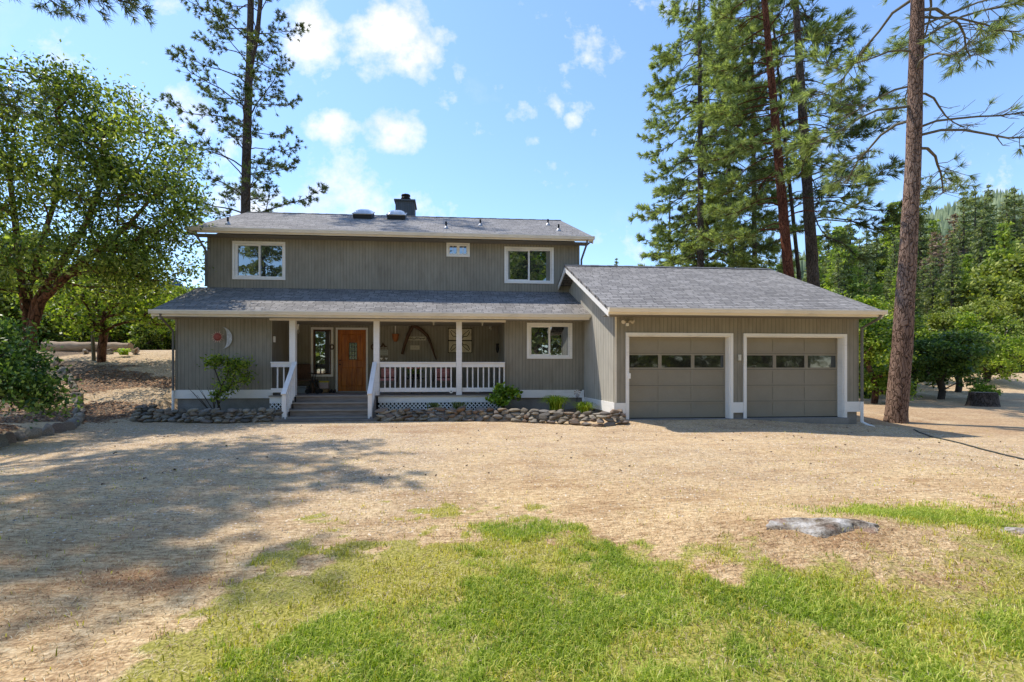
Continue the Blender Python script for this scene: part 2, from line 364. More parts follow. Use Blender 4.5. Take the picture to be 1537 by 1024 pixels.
# ------------------------------------------------------------------ grass, straw and litter (uncountable)
def blades(name,pts,hgt,wid,lean,mat,label,cat,jit=.35,flat=False):
    m=len(pts); az=rng.uniform(0,2*np.pi,m); h=hgt*rng.uniform(1-jit,1+jit,m); w=wid*rng.uniform(.7,1.3,m)
    ln=lean*rng.uniform(.2,1.3,m); d=np.stack([np.cos(az),np.sin(az),np.zeros(m)],1); s=np.stack([-np.sin(az+rng.normal(0,.6,m)),np.cos(az+rng.normal(0,.6,m)),np.zeros(m)],1)
    up=np.array([0,0,1.])
    b=pts; q1=b+up*(h*.6)[:,None]+d*(ln*h*.3)[:,None]; q2=b+up*(h*(1-.25*ln))[:,None]+d*(ln*h)[:,None]
    V=np.stack([b-s*w[:,None]/2,b+s*w[:,None]/2,q1-s*w[:,None]*.4,q1+s*w[:,None]*.4,q2],1).reshape(-1,3)
    i=np.arange(m)*5
    Fq=np.concatenate([np.stack([i,i+1,i+3],1),np.stack([i,i+3,i+2],1),np.stack([i+2,i+3,i+4],1)])
    o=npmesh(name,V,Fq,mat); return tag(o,label,cat,None,'stuff')
def scatter(num,x0,x1,y0,y1,prob,zoff=-.004):
    x=rng.uniform(x0,x1,num); y=rng.uniform(y0,y1,num)
    q=x/y; ok=(q>-1.0)&(q<1.5); x=x[ok]; y=y[ok]
    k=rng.uniform(0,1,len(x))<prob(x,y); x=x[k]; y=y[k]
    return np.stack([x,y,height(x,y)+zoff],1)
GRN=m_leaf('grass_blade',((.12,.19,.012),(.34,.45,.035),(.72,.70,.18)),.35,.6,1.5)
YGR=m_leaf('yellow_grass',((.24,.23,.02),(.56,.51,.06),(.80,.68,.22)),.35,.6,2)
DRY=m_leaf('dry_straw',((.24,.15,.075),(.54,.41,.23),(.76,.64,.44)),.15,.8,3)
RED=m_leaf('needle_litter',((.10,.04,.018),(.26,.13,.06),(.42,.27,.15)),.1,.8,3)
fall=lambda y: np.clip((3.6/np.maximum(y,1.))**1.5,0.03,1)
P=scatter(520000,-3,8,1.7,4.8,lambda x,y: masks(x,y)[0]**1.3*fall(y)*(.45+.75*fbm(x*7,y*7,61)))
blades('green_lawn_grass',P,.042,.0042,1.0,GRN,'bright green lawn grass growing across the foreground','grass')
P=scatter(90000,1,9,3.5,7,lambda x,y: masks(x,y)[0]*fall(y))
blades('green_grass_patch',P,.035,.007,.9,GRN,'short green grass patch beyond the boulder','grass')
P=scatter(200000,-4.5,9,2.0,6.8,lambda x,y: (masks(x,y)[1]*.75+.02)*fall(y)*(sstep(fbm(x*3,y*3,62),.35,.62)))
blades('yellow_green_grass',P,.04,.0055,.8,YGR,'thin yellow green grass between lawn and gravel','grass')
P=scatter(260000,-5,9,1.8,8,lambda x,y: (.25+.5*fbm(x*4,y*4,63))*(1-.45*masks(x,y)[0])*fall(y))
blades('dry_straw_grass',P,.026,.0032,2.2,DRY,'matted pale dry straw lying over the yard','dry grass')
P=scatter(70000,-5,9,2.0,7.5,lambda x,y: (masks(x,y)[2]*.9+.03)*fall(y))
blades('pine_needle_litter',P,.022,.0045,3.2,RED,'rusty fallen pine needles scattered on the yard','pine needles')
P=scatter(26000,-8,14,5,13,lambda x,y: .25*sstep(fbm(x*1.5,y*1.5,64),.5,.7))
blades('sparse_weeds',P,.03,.009,1.6,YGR,'sparse small weeds sprouting through the gravel','weeds')
# pebbles
def pebbles(num,x0,x1,y0,y1,size,mat,name,label,prob):
    P=scatter(num,x0,x1,y0,y1,prob,0); m=len(P)
    t=np.array([(1,0,0),(-.5,.87,0),(-.5,-.87,0),(0,0,1)]); s=size*rng.uniform(.4,1.5,m)
    a=rng.uniform(0,6.28,m); R_=np.stack([np.stack([np.cos(a),-np.sin(a),a*0],1),np.stack([np.sin(a),np.cos(a),a*0],1),np.stack([a*0,a*0,a*0+.6],1)],1)
    V=(np.einsum('mij,kj->mki',R_,t)*s[:,None,None]+P[:,None,:]).reshape(-1,3); i=np.arange(m)*4
    Fq=np.concatenate([np.stack([i,i+1,i+3],1),np.stack([i+1,i+2,i+3],1),np.stack([i+2,i,i+3],1)])
    return tag(npmesh(name,V,Fq,mat),label,'gravel',None,'stuff')
PEB=m_leaf('pebbles',((.20,.16,.12),(.46,.38,.29),(.78,.68,.54)),.0,.9,4)
pebbles(60000,-9,12,4,12.5,.011,PEB,'loose_gravel','loose grey and tan gravel strewn over the drive',lambda x,y:(.25+.5*masks(x,y)[3]))
pebbles(26000,-13,-8,8,24,.035,RED,'bark_mulch','brown bark chips and leaves on the left bank',lambda x,y:masks(x,y)[4]*.8)
# ------------------------------------------------------------------ camera, sun, sky
cam=bpy.data.objects.new('camera',bpy.data.cameras.new('camera')); link(cam); sc.camera=cam
cam.location=(0,0,ZC); cam.rotation_euler=(R(90),0,-TH)
cam.data.sensor_fit='HORIZONTAL'; cam.data.sensor_width=36; cam.data.lens=36*F/1537
cam.data.shift_x=(768.5-PX)/1537; cam.data.shift_y=(PY-512)/1537; cam.data.clip_start=.05; cam.data.clip_end=4000
from mathutils import Vector
L=Vector((1.2,-1.0,-2.8)).normalized()
sun=bpy.data.objects.new('sun',bpy.data.lights.new('sun','SUN')); link(sun)
sun.rotation_euler=L.to_track_quat('-Z','Y').to_euler(); sun.data.energy=5.0; sun.data.angle=R(.55); sun.data.color=(1,.93,.82)
el=math.asin(-L.z); azr=math.atan2(-L.x,-L.y)
w=bpy.data.worlds.new('World'); sc.world=w; w.use_nodes=True; nt=w.node_tree; nt.nodes.clear()
class WN(N):
    def __init__(s): s.t=nt; s.out=s.n('ShaderNodeOutputWorld')
n=WN()
sky=n.n('ShaderNodeTexSky',sky_type='NISHITA'); sky.sun_disc=False; sky.sun_elevation=el; sky.sun_rotation=azr; sky.air_density=1.25; sky.dust_density=.25; sky.ozone_density=4.5
d=n.sep(n.coord('Generated'))
ysafe=n.math('MAXIMUM',n.math('ABSOLUTE',d[1]),.06)
u=n.math('DIVIDE',d[0],ysafe); v=n.math('DIVIDE',d[2],ysafe)
uv=n.comb(u,v,0)
nz=n.n('ShaderNodeTexNoise'); nz.inputs['Scale'].default_value=5.5; nz.inputs['Detail'].default_value=7; nz.inputs['Roughness'].default_value=.62; n.l(uv,nz.inputs['Vector'])
cl=[(470,45,38,50,.95),(590,55,62,62,1.15),(655,10,25,25,.5),(600,195,42,32,1.05),(500,190,32,20,.95),(530,240,18,14,.3),(500,300,130,42,.9),(445,300,70,45,.6),(215,155,32,22,.7),(260,170,45,38,.75),(245,8,25,14,.6),(340,210,60,40,.5),(775,170,28,18,.75),(755,133,13,9,.6),(797,212,12,10,.5),(860,182,10,9,.55),(665,140,14,32,.35),(920,85,55,28,.35),(860,60,16,20,.25),(690,112,10,16,.35),(615,100,20,12,.4),(990,60,45,50,.25)]
tot=None
for px,py,rx,ry,am in cl:
    X,Z=at(px,py,1.0); cu,cv=X,(Z-ZC)
    ru=rx/F*1.05; rv=ry/F*1.05
    du=n.math('DIVIDE',n.math('SUBTRACT',u,cu),ru); dv=n.math('DIVIDE',n.math('SUBTRACT',v,cv),rv)
    q=n.math('ADD',n.math('MULTIPLY',du,du),n.math('MULTIPLY',dv,dv))
    g=n.math('MULTIPLY',n.math('SUBTRACT',1.15,n.math('MULTIPLY',q,.62)),am)
    tot=g if tot is None else n.math('MAXIMUM',tot,g)
tot=n.math('MAXIMUM',tot,-.2)
cm=n.math('ADD',tot,n.math('MULTIPLY',n.math('SUBTRACT',nz.outputs[0],.5),5.2))
cm=n.math('ADD',cm,n.math('MULTIPLY',n.math('SUBTRACT',n.noise(24,5,uv,.6),.5),1.7))
cm=n.n('ShaderNodeMapRange',interpolation_type='SMOOTHSTEP') if False else n.math('MULTIPLY',n.math('SUBTRACT',cm,.30),.85,clamp=True)
wisp=n.noise(2.4,8,uv,.65)
cm=n.math('MAXIMUM',cm,n.math('MULTIPLY',n.math('SUBTRACT',wisp,.58),1.2,clamp=True))
cm=n.math('MULTIPLY',cm,n.math('GREATER_THAN',d[2],0))
hor=n.math('POWER',n.math('SUBTRACT',1,n.math('MAXIMUM',d[2],0,clamp=True)),5)
skc=n.mix(.5,sky.outputs[0],(8.2,8.6,9.2)) if False else sky.outputs[0]
sgain=n.mix(1,skc,(1.50,1.58,1.74),'MULTIPLY')
cloudc=(7.9,7.9,8.0)
ccol=n.ramp(n.noise(4,5,uv),[(.35,(.80,.84,.90)),(.6,(1,1,1))]); ccol=n.mix(1,ccol,cloudc,'MULTIPLY')
colr=n.mix(cm,sgain,ccol)
bg=n.n('ShaderNodeBackground'); bg.inputs[1].default_value=.15; n.l(colr,bg.inputs[0]); n.l(bg.outputs[0],n.out.inputs[0])
sc.view_settings.view_transform='Standard'; sc.view_settings.look='None'; sc.view_settings.exposure=0
sc.cycles.max_bounces=8; sc.cycles.transparent_max_bounces=8
# ------------------------------------------------------------------ the house
house=thing('house','grey brown two storey wood sided house with covered front porch and attached double garage','house',(0,YM,-.1))
def wall_holes(m,x0,x1,z0,z1,y,t,holes):
    """front wall slab from y to y+t with rectangular openings (x0,x1,z0,z1)"""
    xs=sorted({x0,x1,*[h[0] for h in holes],*[h[1] for h in holes]})
    for a,b in zip(xs[:-1],xs[1:]):
        hs=sorted([h for h in holes if h[0]<=a+1e-6 and h[1]>=b-1e-6],key=lambda h:h[2]); z=z0
        for h in hs:
            if h[2]>z+1e-6: m.box(a,b,y,y+t,z,h[2])
            z=h[3]
        if z<z1-1e-6: m.box(a,b,y,y+t,z,z1)
def rect(px0,py0,px1,py1,Y):
    x0,_=at(px0,PY,Y); x1,_=at(px1,PY,Y); xm=(px0+px1)/2
    return x0,x1,at(xm,py1,Y)[1],at(xm,py0,Y)[1]
def inset(r,d): return (r[0]+d,r[1]-d,r[2]+d,r[3]-d)
win=dict(ul=rect(349,362.7,428.6,420,YB),sm=rect(670,363.7,705.2,385.7,YB),ur=rect(757,371,831,425.8,YB),
         lr=rect(790.8,484.8,858.8,538.7,YM),tall=rect(466.8,491.5,500.5,565.5,YB))
door=rect(504,492,552.5,588.4,YB); door=(door[0],door[1],.475,door[3])
gd1=(at(943.3,0,YG)[0],at(1095.5,0,YG)[0],-.045,2.10); gd2=(at(1119.6,0,YG)[0],at(1266,0,YG)[0],-.045,2.10)
TW=.075
# walls
m=MB(); T=.14
wall_holes(m,XL,XU,.40,5.62,YB,T,[inset(win[k],TW) for k in ('ul','sm','ur','tall')]+[inset(door,TW*.7)[:2]+(.475,door[3]-TW)])
m.box(XL,XU,YB+T+.02,24.6,-.2,5.62)
m.build('upper_wall',SID,house)
m=MB(); wall_holes(m,XL,-5.16,.62,2.76,YM,T,[]); m.box(XL,-5.16,YM+T,YB,-.2,2.76); m.build('left_wing_wall',SID,house)
m=MB(); wall_holes(m,1.80,XG+.02,.60,2.76,YM,T,[inset(win['lr'],TW)]); m.box(1.80,XG+.02,YM+T+.10,YB,-.2,2.76); m.box(1.80,1.80+T,YM+T,YM+T+.10,.3,2.76); m.build('right_wing_wall',SID,house)
# triangular gable ends of main roof and lower roof
def yz_top(Y,e,z,s): return z+(Y-e)*s
m=MB(); m.prism_x([(YB,5.62),(24.6,5.62),(20.4,7.62)],XL+.002,XU-.002)
m.prism_x([(14.45,2.761),(YB,2.761),(YB,3.70),(14.45,2.98)],XL+.003,XG-.05); m.build('gable_wall',SID,house)
# garage walls
GR=YG+T
m=MB(); wall_holes(m,XG,XR,.11,2.60,YG,T,[gd1,gd2]); 
m.box(XR-.12,XR,GR,19.2,.11,2.60); m.box(XG+.12,XR-.12,19.0,19.2,-.1,2.60)
m.box(XG+.13,XR-.13,GR+.30,GR+.34,-.1,2.58)
m.prism_x([(YG,2.601),(19.2,2.601),(15.4,4.40)],XR-.12,XR); m.build('garage_wall',SID,house)
m=MB(); m.box(XG,XG+.12,GR,19.2,.11,2.60); m.prism_x([(YG,2.601),(19.2,2.601),(15.4,4.40)],XG,XG+.12); m.build('garage_side_wall',m_siding('sunlit_siding',(.50,.47,.40),.2),house)  # weathered siding made paler: the sun on this wall is painted into its colour
# foundations
for bb in ((XL+.03,-5.19,YM+.03,YM+.5,-.4,.39),(1.83,XG-.02,YM+.04,YM+.5,-.4,.37)): MB().box(*bb).build('foundation',CONC,house)
for bb in ((XG+.03,gd1[0]-.02,YG+.03,YG+.4,-.5,.12),(gd1[1]+.02,gd2[0]-.02,YG+.03,YG+.4,-.5,.12),(gd2[1]+.02,XR-.03,YG+.03,YG+.4,-.6,.12),(XG+.03,XG+.3,YG+.4,YM+.02,-.4,.12)): MB().box(*bb).build('foundation',CONC,house)
# white skirt bands
m=MB(); m.box(XL-.02,-5.13,YM-.022,YM-.0,.385,.635); m.box(XL-.022,XL-.001,YM-.02,YM+2,.385,.635); m.build('skirt_board',WH,house)
m=MB(); m.box(1.83,XG-.16,YM-.022,YM,.36,.60); m.box(XG-.16,XG-.025,YM-.05,YM,.36,.56); m.box(XG-.09,XG-.022,YM-.07,YM-.052,.10,.60); m.build('skirt_board',WH,house)
m=MB(); m.box(XG-.024,XG-.0,YG-.022,YM-.08,.105,.375); m.build('skirt_board',WH,house)
for a,b in ((XG-.024,gd1[0]-TW-.004),(gd1[1]+TW+.004,gd2[0]-TW-.004),(gd2[1]+TW+.004,XR+.02)):
    m=MB(); m.box(a,b,YG-.024,YG-.001,.105,.375); m.build('skirt_board',WH,house)
# corner boards
for x0,x1,y,z0,z1,nm in ((XL-.012,XL+.05,YM-.012,.64,2.74,SID),(-5.24,-5.15,YM-.014,.64,2.74,SID),(1.79,1.89,YM-.014,.605,2.74,SID),(XG-.012,XG+.035,YG-.012,.38,2.58,FAS),(XL-.01,XL+.06,YB-.012,3.9,5.6,SID)):
    m=MB(); m.box(x0,x1,y,y+.011,z0,z1); m.build('corner_board',nm,house)
# ---- windows
def window(r,Y,kind='slider',curtain=False,blue=False):
    x0,x1,z0,z1=r; t=TW
    m=MB(); pr=.028
    m.box(x0,x1,Y-pr,Y-.001,z1-t,z1); m.box(x0,x1,Y-pr,Y-.001,z0,z0+t); m.box(x0,x0+t,Y-pr,Y-.001,z0+t,z1-t); m.box(x1-t,x1,Y-pr,Y-.001,z0+t,z1-t)
    f=m.build('window',WH,house,bevel=.004)
    a,b,c,d=inset(r,t+.001); q=.038
    m=MB(); fy=Y+.01; fm=WH if kind!='tall' else BROWNF
    for bx in ((a,b,d-q,d),(a,b,c,c+q),(a,a+q,c+q,d-q),(b-q,b,c+q,d-q)): m.box(bx[0],bx[1],fy,fy+.09,bx[2],bx[3])
    if kind=='slider':
        xm=(a+b)/2; m.box(xm-.024,xm+.024,fy+.004,fy+.08,c+q,d-q)
        m.box(a+q,xm-.024,fy+.02,fy+.07,c+q,c+q+.03); m.box(a+q,a+q+.03,fy+.02,fy+.07,c+q+.03,d-q); m.box(a+q+.03,xm-.024,fy+.02,fy+.07,d-q-.02,d-q)
    if kind=='small':
        xm=(a+b)/2; m.box(xm-.05,xm+.05,fy+.004,fy+.08,c+q,d-q)
        for s in (-1,1): cx=xm+s*((b-xm)/2+.01); m.box(cx-.008,cx+.008,fy+.05,fy+.068,c+q,d-q)
    m.build('sash',fm,f)
    if kind=='slider':
        xm=(a+b)/2
        MB().box(a+q,xm-.024,fy+.072,fy+.078,c+q,d-q).build('pane',GLASS,f); MB().box(xm+.024,b-q,fy+.060,fy+.066,c+q,d-q).build('pane',GLASS,f)
    else: MB().box(a+q,b-q,fy+.072,fy+.078,c+q,d-q).build('pane',GLASS,f)
    if curtain:
        cm_=plain('curtain_cloth',(.22,.23,.20),.9); m=MB(); m2=MB()
        for s in range(6): xx=b-q-.02-.022*s; m.box(xx-.011,xx+.011,fy+.052-.004*(s%2),fy+.058,c+q+.01,d-q-.01)
        for s in range(3): xx=a+q+.035+.022*s; m2.box(xx-.011,xx+.011,fy+.064-.003*(s%2),fy+.070,c+q+.01,d-q-.01)
        m.build('curtain',cm_,f); m2.build('curtain',cm_,f)
    return f
window(win['ul'],YB); window(win['sm'],YB,'small'); window(win['ur'],YB,curtain=True); window(win['lr'],YM); window(win['tall'],YB,'tall')
# ---- front door
x0,x1,z0,z1=door
m=MB(); t=.065; m.box(x0,x0+t,YB-.028,YB-.001,z0,z1); m.box(x1-t,x1,YB-.028,YB-.001,z0,z1); m.box(x0+t,x1-t,YB-.028,YB-.001,z1-t,z1); fr=m.build('front_door',WH,house); fr['label']='front door of orange stained wood with small leaded glass light'
a,b,d=x0+t,x1-t,z1-t
m=MB(); m.box(a+.002,b-.002,YB+.035,YB+.075,z0+.03,d-.003); sl=m.build('door_leaf',DOORM,fr,bevel=.004)
pm=MB(); ww=b-a; 
def raised(xa,xb,za,zb):
    pm.add([(xa,YB+.034,za),(xb,YB+.034,za),(xb,YB+.034,zb),(xa,YB+.034,zb),(xa+.03,YB+.02,za+.03),(xb-.03,YB+.02,za+.03),(xb-.03,YB+.02,zb-.03),(xa+.03,YB+.02,zb-.03)],[(0,1,5,4),(1,2,6,5),(2,3,7,6),(3,0,4,7),(4,5,6,7)])
hh=d-z0
for xa,xb in ((a+.1,a+ww*.36),(b-ww*.36,b-.1)):
    raised(xa,xb,z0+hh*.09,z0+hh*.40); raised(xa,xb,z0+hh*.50,z0+hh*.93)
raised(a+ww*.40,b-ww*.40,z0+hh*.09,z0+hh*.40); raised(a+ww*.38,b-ww*.38,z0+hh*.84,z0+hh*.93)
pm.build('door_panel',DOORM,fr)
m=MB(); ga,gb,gc,gz=a+ww*.40,b-ww*.33,z0+hh*.52,z0+hh*.79
m.box(ga,gb,YB+.022,YB+.033,gc,gz); m.build('door_glass',m_glass('leaded_glass',(.03,.045,.05),.25,.2),fr)
m=MB()
for k in range(5): zz=gc+(gz-gc)*k/4; m.box(ga,gb,YB+.016,YB+.021,zz-.006,zz+.006)
for k in range(4): xx=ga+(gb-ga)*k/3; m.box(xx-.006,xx+.006,YB+.012,YB+.0155,gc,gz)
m.build('lead_strips',DARK,fr)
m=MB(); m.lathe((a+.075,YB-.02,z0+hh*.43),[(.0,0),(.028,.004),(.03,.02),(.02,.04),(.0,.045)],10); m.box(a+.06,a+.09,YB-.01,YB+.034,z0+hh*.43+.01,z0+hh*.43+.03); m.build('door_knob',DARK,fr); MB().lathe((a+.075,YB+.0,z0+hh*.5),[(0,0),(.024,.004),(.024,.03),(0,.034)],10).build('deadbolt',DARK,fr)
MB().box(a,b,YB-.06,YB+.075,z0-.004,z0+.028).build('threshold',METAL,fr)
# ---- garage doors
GLB=GLG
for (a,b,c,d) in (gd1,gd2):
    m=MB(); t=TW; m.box(a-t,a,YG-.034,YG-.001,c,d+t); m.box(b,b+t,YG-.034,YG-.001,c,d+t); m.box(a,b,YG-.034,YG-.001,d,d+t)
    m.box(a+.001,a+.02,YG,YG+.20,c,d); m.box(b-.02,b-.001,YG,YG+.20,c,d); m.box(a+.02,b-.02,YG,YG+.20,d-.02,d-.001)
    g=m.build('garage_door',WH,house)
    a+=.02; b-=.02; d-=.02; hh=(d-c-.02)/5; wd=(b-a)/3; y=YG+.17
    lf=MB(); gm=MB()
    for r in range(5):
        za=c+.02+hh*r; zb=za+hh-.008
        lf.box(a,b,y,y+.03,za,za+.045); lf.box(a,b,y,y+.03,zb-.045,zb)
        for q in range(4):
            xx=a+wd*q; lf.box(max(a,xx-.045),min(b,xx+.045),y,y+.03,za+.045,zb-.045)
        if r!=3:
            for q in range(3):
                xa=a+wd*q+(.045 if 1 else 0); xb=a+wd*(q+1)-.045
                lf.box(xa,xb,y+.012,y+.03,za+.045,zb-.045)
        gm.box(a,b,y+.012,y+.02,zb,zb+.008)
    L_=lf.build('door_panels',GDOOR,g); gm.build('panel_joint',GDARK,g)
    for q in range(3):
        za=c+.02+hh*3; xa=a+wd*q+.046; xb=a+wd*(q+1)-.046
        MB().box(xa,xb,y+.018,y+.024,za+.046,za+hh-.054).build('pane',GLB,g)
    MB().box(a,b,y-.004,y+.034,c-.01,c+.02).build('rubber_seal',DARK,g)
MB().box(gd1[0]-.05,gd2[1]+.06,YG-.10,YG+.5,-.3,-.047).build('garage_sill',CONC,house)
# ---- roofs
def slab(name,e,z,sl,ridge,x0,x1,th=.07,mat=SHIN,back=None):
    m=MB(); zr=z+(ridge-e)*sl
    poly=[(e,z),(ridge,zr)]+([(back,zr-(back-ridge)*sl)] if back else [])
    low=[(y,zz-th) for y,zz in poly][::-1]
    m.prism_x(poly+low,x0,x1); return m.build(name,mat,house)
slab('upper_roof',15.70,5.77,.438,20.40,-8.28,5.03,.07,SHIN,25.1)
slab('porch_roof',13.72,2.885,.427,YB-.002,-8.16,XG-.002)
slab('garage_roof',11.07,2.725,.467,15.28,3.90,11.08,.07,SHIN,19.5)
# ridge caps
def rcap(Y,z,x0,x1):
    m=MB(); k=0; x=x0
    while x<x1-.05:
        e=min(x1,x+.30); o=.006*(k%2)+.006; m.prism_x([(Y-.15,z-.062+o),(Y,z+.004+o),(Y+.15,z-.062+o),(Y+.15,z-.07+o),(Y,z-.004+o),(Y-.15,z-.07+o)],x,e); x+=.29; k+=1
    m.build('ridge_cap',plain('cap_shingle',(.13,.13,.135),.9,0,.35,9,.2,.4),house)
rcap(20.40,7.84,-8.28,5.03); rcap(15.28,4.70,3.90,11.08)
# soffits / ceilings
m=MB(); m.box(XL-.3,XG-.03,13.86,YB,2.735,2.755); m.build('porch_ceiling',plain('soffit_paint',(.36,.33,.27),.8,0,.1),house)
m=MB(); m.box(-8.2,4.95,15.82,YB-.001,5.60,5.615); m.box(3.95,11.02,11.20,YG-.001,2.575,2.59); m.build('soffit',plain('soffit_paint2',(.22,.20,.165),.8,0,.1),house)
# fascia + gutters
def gutter(x0,x1,y,ztop,h=.165):
    m=MB(); m.box(x0+.01,x1-.01,y+.10,y+.125,ztop-h,ztop-.012); m.build('fascia_board',FAS,house)
    m=MB(); k=.105
    # K-profile trough in y,z
    pr=[(y+.10,ztop-.01),(y+.10,ztop-.115),(y+.03,ztop-.115),(y+.012,ztop-.06),(y,ztop-.045),(y,ztop-.008),(y+.012,ztop-.008),(y+.014,ztop-.038),(y+.035,ztop-.10),(y+.09,ztop-.10),(y+.09,ztop-.01)]
    m.prism_x(pr,x0,x1); m.box(x0-.004,x0,y,y+.1,ztop-.115,ztop-.005); m.box(x1,x1+.004,y,y+.1,ztop-.115,ztop-.005)
    return m.build('gutter',FAS,house)
gutter(-8.28,5.03,15.62,5.785); gutter(-8.17,XG-.03,13.63,2.895,.18); gutter(3.90,11.10,10.98,2.735,.17)
# porch beam
MB().box(-5.16,1.80,14.20,14.33,2.675,2.734).build('porch_beam',FAS,house)
# rake boards
def rake(x,e,z,sl,r,th=.17,w=.03,back=None,mat=FAS):
    m=MB(); zr=z+(r-e)*sl; poly=[(e,z-.071),(r,zr-.071),(r,zr-.071-th),(e,z-.071-th)]
    m.prism_x(poly,x,x+w)
    if back: m.prism_x([(r,zr-.071),(back,zr-.071-(back-r)*sl),(back,zr-.071-(back-r)*sl-th),(r,zr-.071-th)],x,x+w)
    m.build('rake_board',mat,house)
rake(-8.27,15.75,5.79,.438,20.4,back=25.0); rake(4.99,15.75,5.79,.438,20.4,back=25.0)
rake(-8.15,13.76,2.90,.427,YB-.01); rake(3.905,11.10,2.74,.467,15.28,.15,back=19.4,mat=WH); rake(11.04,11.10,2.74,.467,15.28,.15,back=19.4)
# ---- downspouts
def spout(pts,w=.035,label=None,mat=None):
    m=MB(); m.tube(pts,w,6); o=m.build('downspout',mat or plain('spout_paint',(.30,.29,.26),.6),house)
    if label: o['label']=label
SP=plain('spout_grey',(.17,.16,.14),.6)
spout([(-7.98,15.70,5.66),(-7.98,15.74,5.55),(-7.90,YB-.05,5.15),(-7.90,YB-.05,3.98)],mat=SP)
spout([(4.80,15.72,5.66),(4.80,15.76,5.55),(4.73,YB-.05,5.1),(4.73,YB-.05,4.3)],mat=SP)
spout([(XL-.04,13.72,2.78),(XL-.04,13.78,2.66),(XL-.045,YM-.055,2.35),(XL-.045,YM-.055,.62)],mat=SP)
spout([(XL-.045,YM-.055,.63),(XL-.045,YM-.055,.02),(XL-.05,YM-.18,-.06)],.036,mat=WH)
spout([(10.99,11.05,2.62),(10.97,11.1,2.52),(XR+.045,YG-.05,2.34),(XR+.045,YG-.05,.37)],mat=SP)
spout([(XR+.045,YG-.05,.38),(XR+.045,YG-.05,-.16),(XR+.09,YG-.22,-.24),(XR+.11,YG-.34,-.27)],.037,mat=WH)
# ---- chimney, skylights, vents
cx0,_=at(593.5,0,21.2); cx1,_=at(621.5,0,21.2)
m=MB(); m.box(cx0,cx1,21.2,22.3,7.0,8.78); ch=m.build('chimney',m_siding('chimney_siding',(.11,.125,.14),.1),house)
MB().box(cx0-.06,cx1+.06,21.13,22.37,8.78,8.84).build('chimney_cap',BLUEG,ch)
MB().lathe(((cx0+cx1)/2,21.75,8.84),[(.17,0),(.17,.12),(.11,.13),(.11,.2),(.22,.21),(.22,.25),(.13,.26),(.13,.33),(.21,.34),(.2,.40),(.0,.44)],16).build('flue_pipe',DARK,ch,True)
def onroof(px,Y): # top of the upper roof
    return at(px,0,Y)[0], 5.77+(Y-15.7)*.438
for pa,pb in ((529,562),(580,612)):
    Y=19.15; xa,_=onroof(pa+1,Y); xb,_=onroof(pb-4,Y); t=math.atan(.438)
    def rp(x,s,h): return (x,Y+s*math.cos(t)-h*math.sin(t),5.77+(Y-15.7)*.438+s*math.sin(t)+h*math.cos(t))
    m=MB()
    m.add([rp(xa,0,-.05),rp(xb,0,-.05),rp(xb,.75,-.05),rp(xa,.75,-.05),rp(xa,0,.17),rp(xb,0,.17),rp(xb,.75,.17),rp(xa,.75,.17)],[(4,5,6,7),(0,1,5,4),(1,2,6,5),(2,3,7,6),(3,0,4,7)])
    sk=m.build('skylight',plain('skylight_curb',(.05,.052,.055),.6,.2),house)
    m=MB(); m.add([rp(xa-.03,-.03,.17),rp(xb+.03,-.03,.17),rp(xb+.03,.78,.17),rp(xa-.03,.78,.17),rp(xa-.03,-.03,.20),rp(xb+.03,-.03,.20),rp(xb+.03,.78,.20),rp(xa-.03,.78,.20)],[(4,5,6,7),(0,1,5,4),(1,2,6,5),(2,3,7,6),(3,0,4,7)]); m.build('frame',METAL,sk)
    V=[];Fc=[];K=8
    for i in range(K+1):
        for j in range(K+1):
            a_=i/K;b_=j/K; V.append(rp(xa+(xb-xa)*a_,.75*b_,.20+.13*(1-(2*a_-1)**4)*(1-(2*b_-1)**4)))
    for i in range(K):
        for j in range(K): q=i*(K+1)+j; Fc.append((q,q+1,q+K+2,q+K+1))
    MB().add(V,Fc).build('dome',plain('acrylic_dome',(.55,.60,.66),.12,0,.05,3,.8),sk,True)
for px,py,Y in ((342,341,16.6),(669.5,343,16.9),(721,337,17.9),(822.5,334,18.6),(838.5,345,17.0)):
    x,z=onroof(px,Y); m=MB(); m.tube([(x,Y,z-.03),(x,Y,z+.24)],.035,8); v_=m.build('vent_pipe',DARK,house)
    MB().lathe((x,Y,z-.04),[(.10,0),(.09,.05),(.045,.12),(.04,.13)],10).build('flashing',METAL,v_)
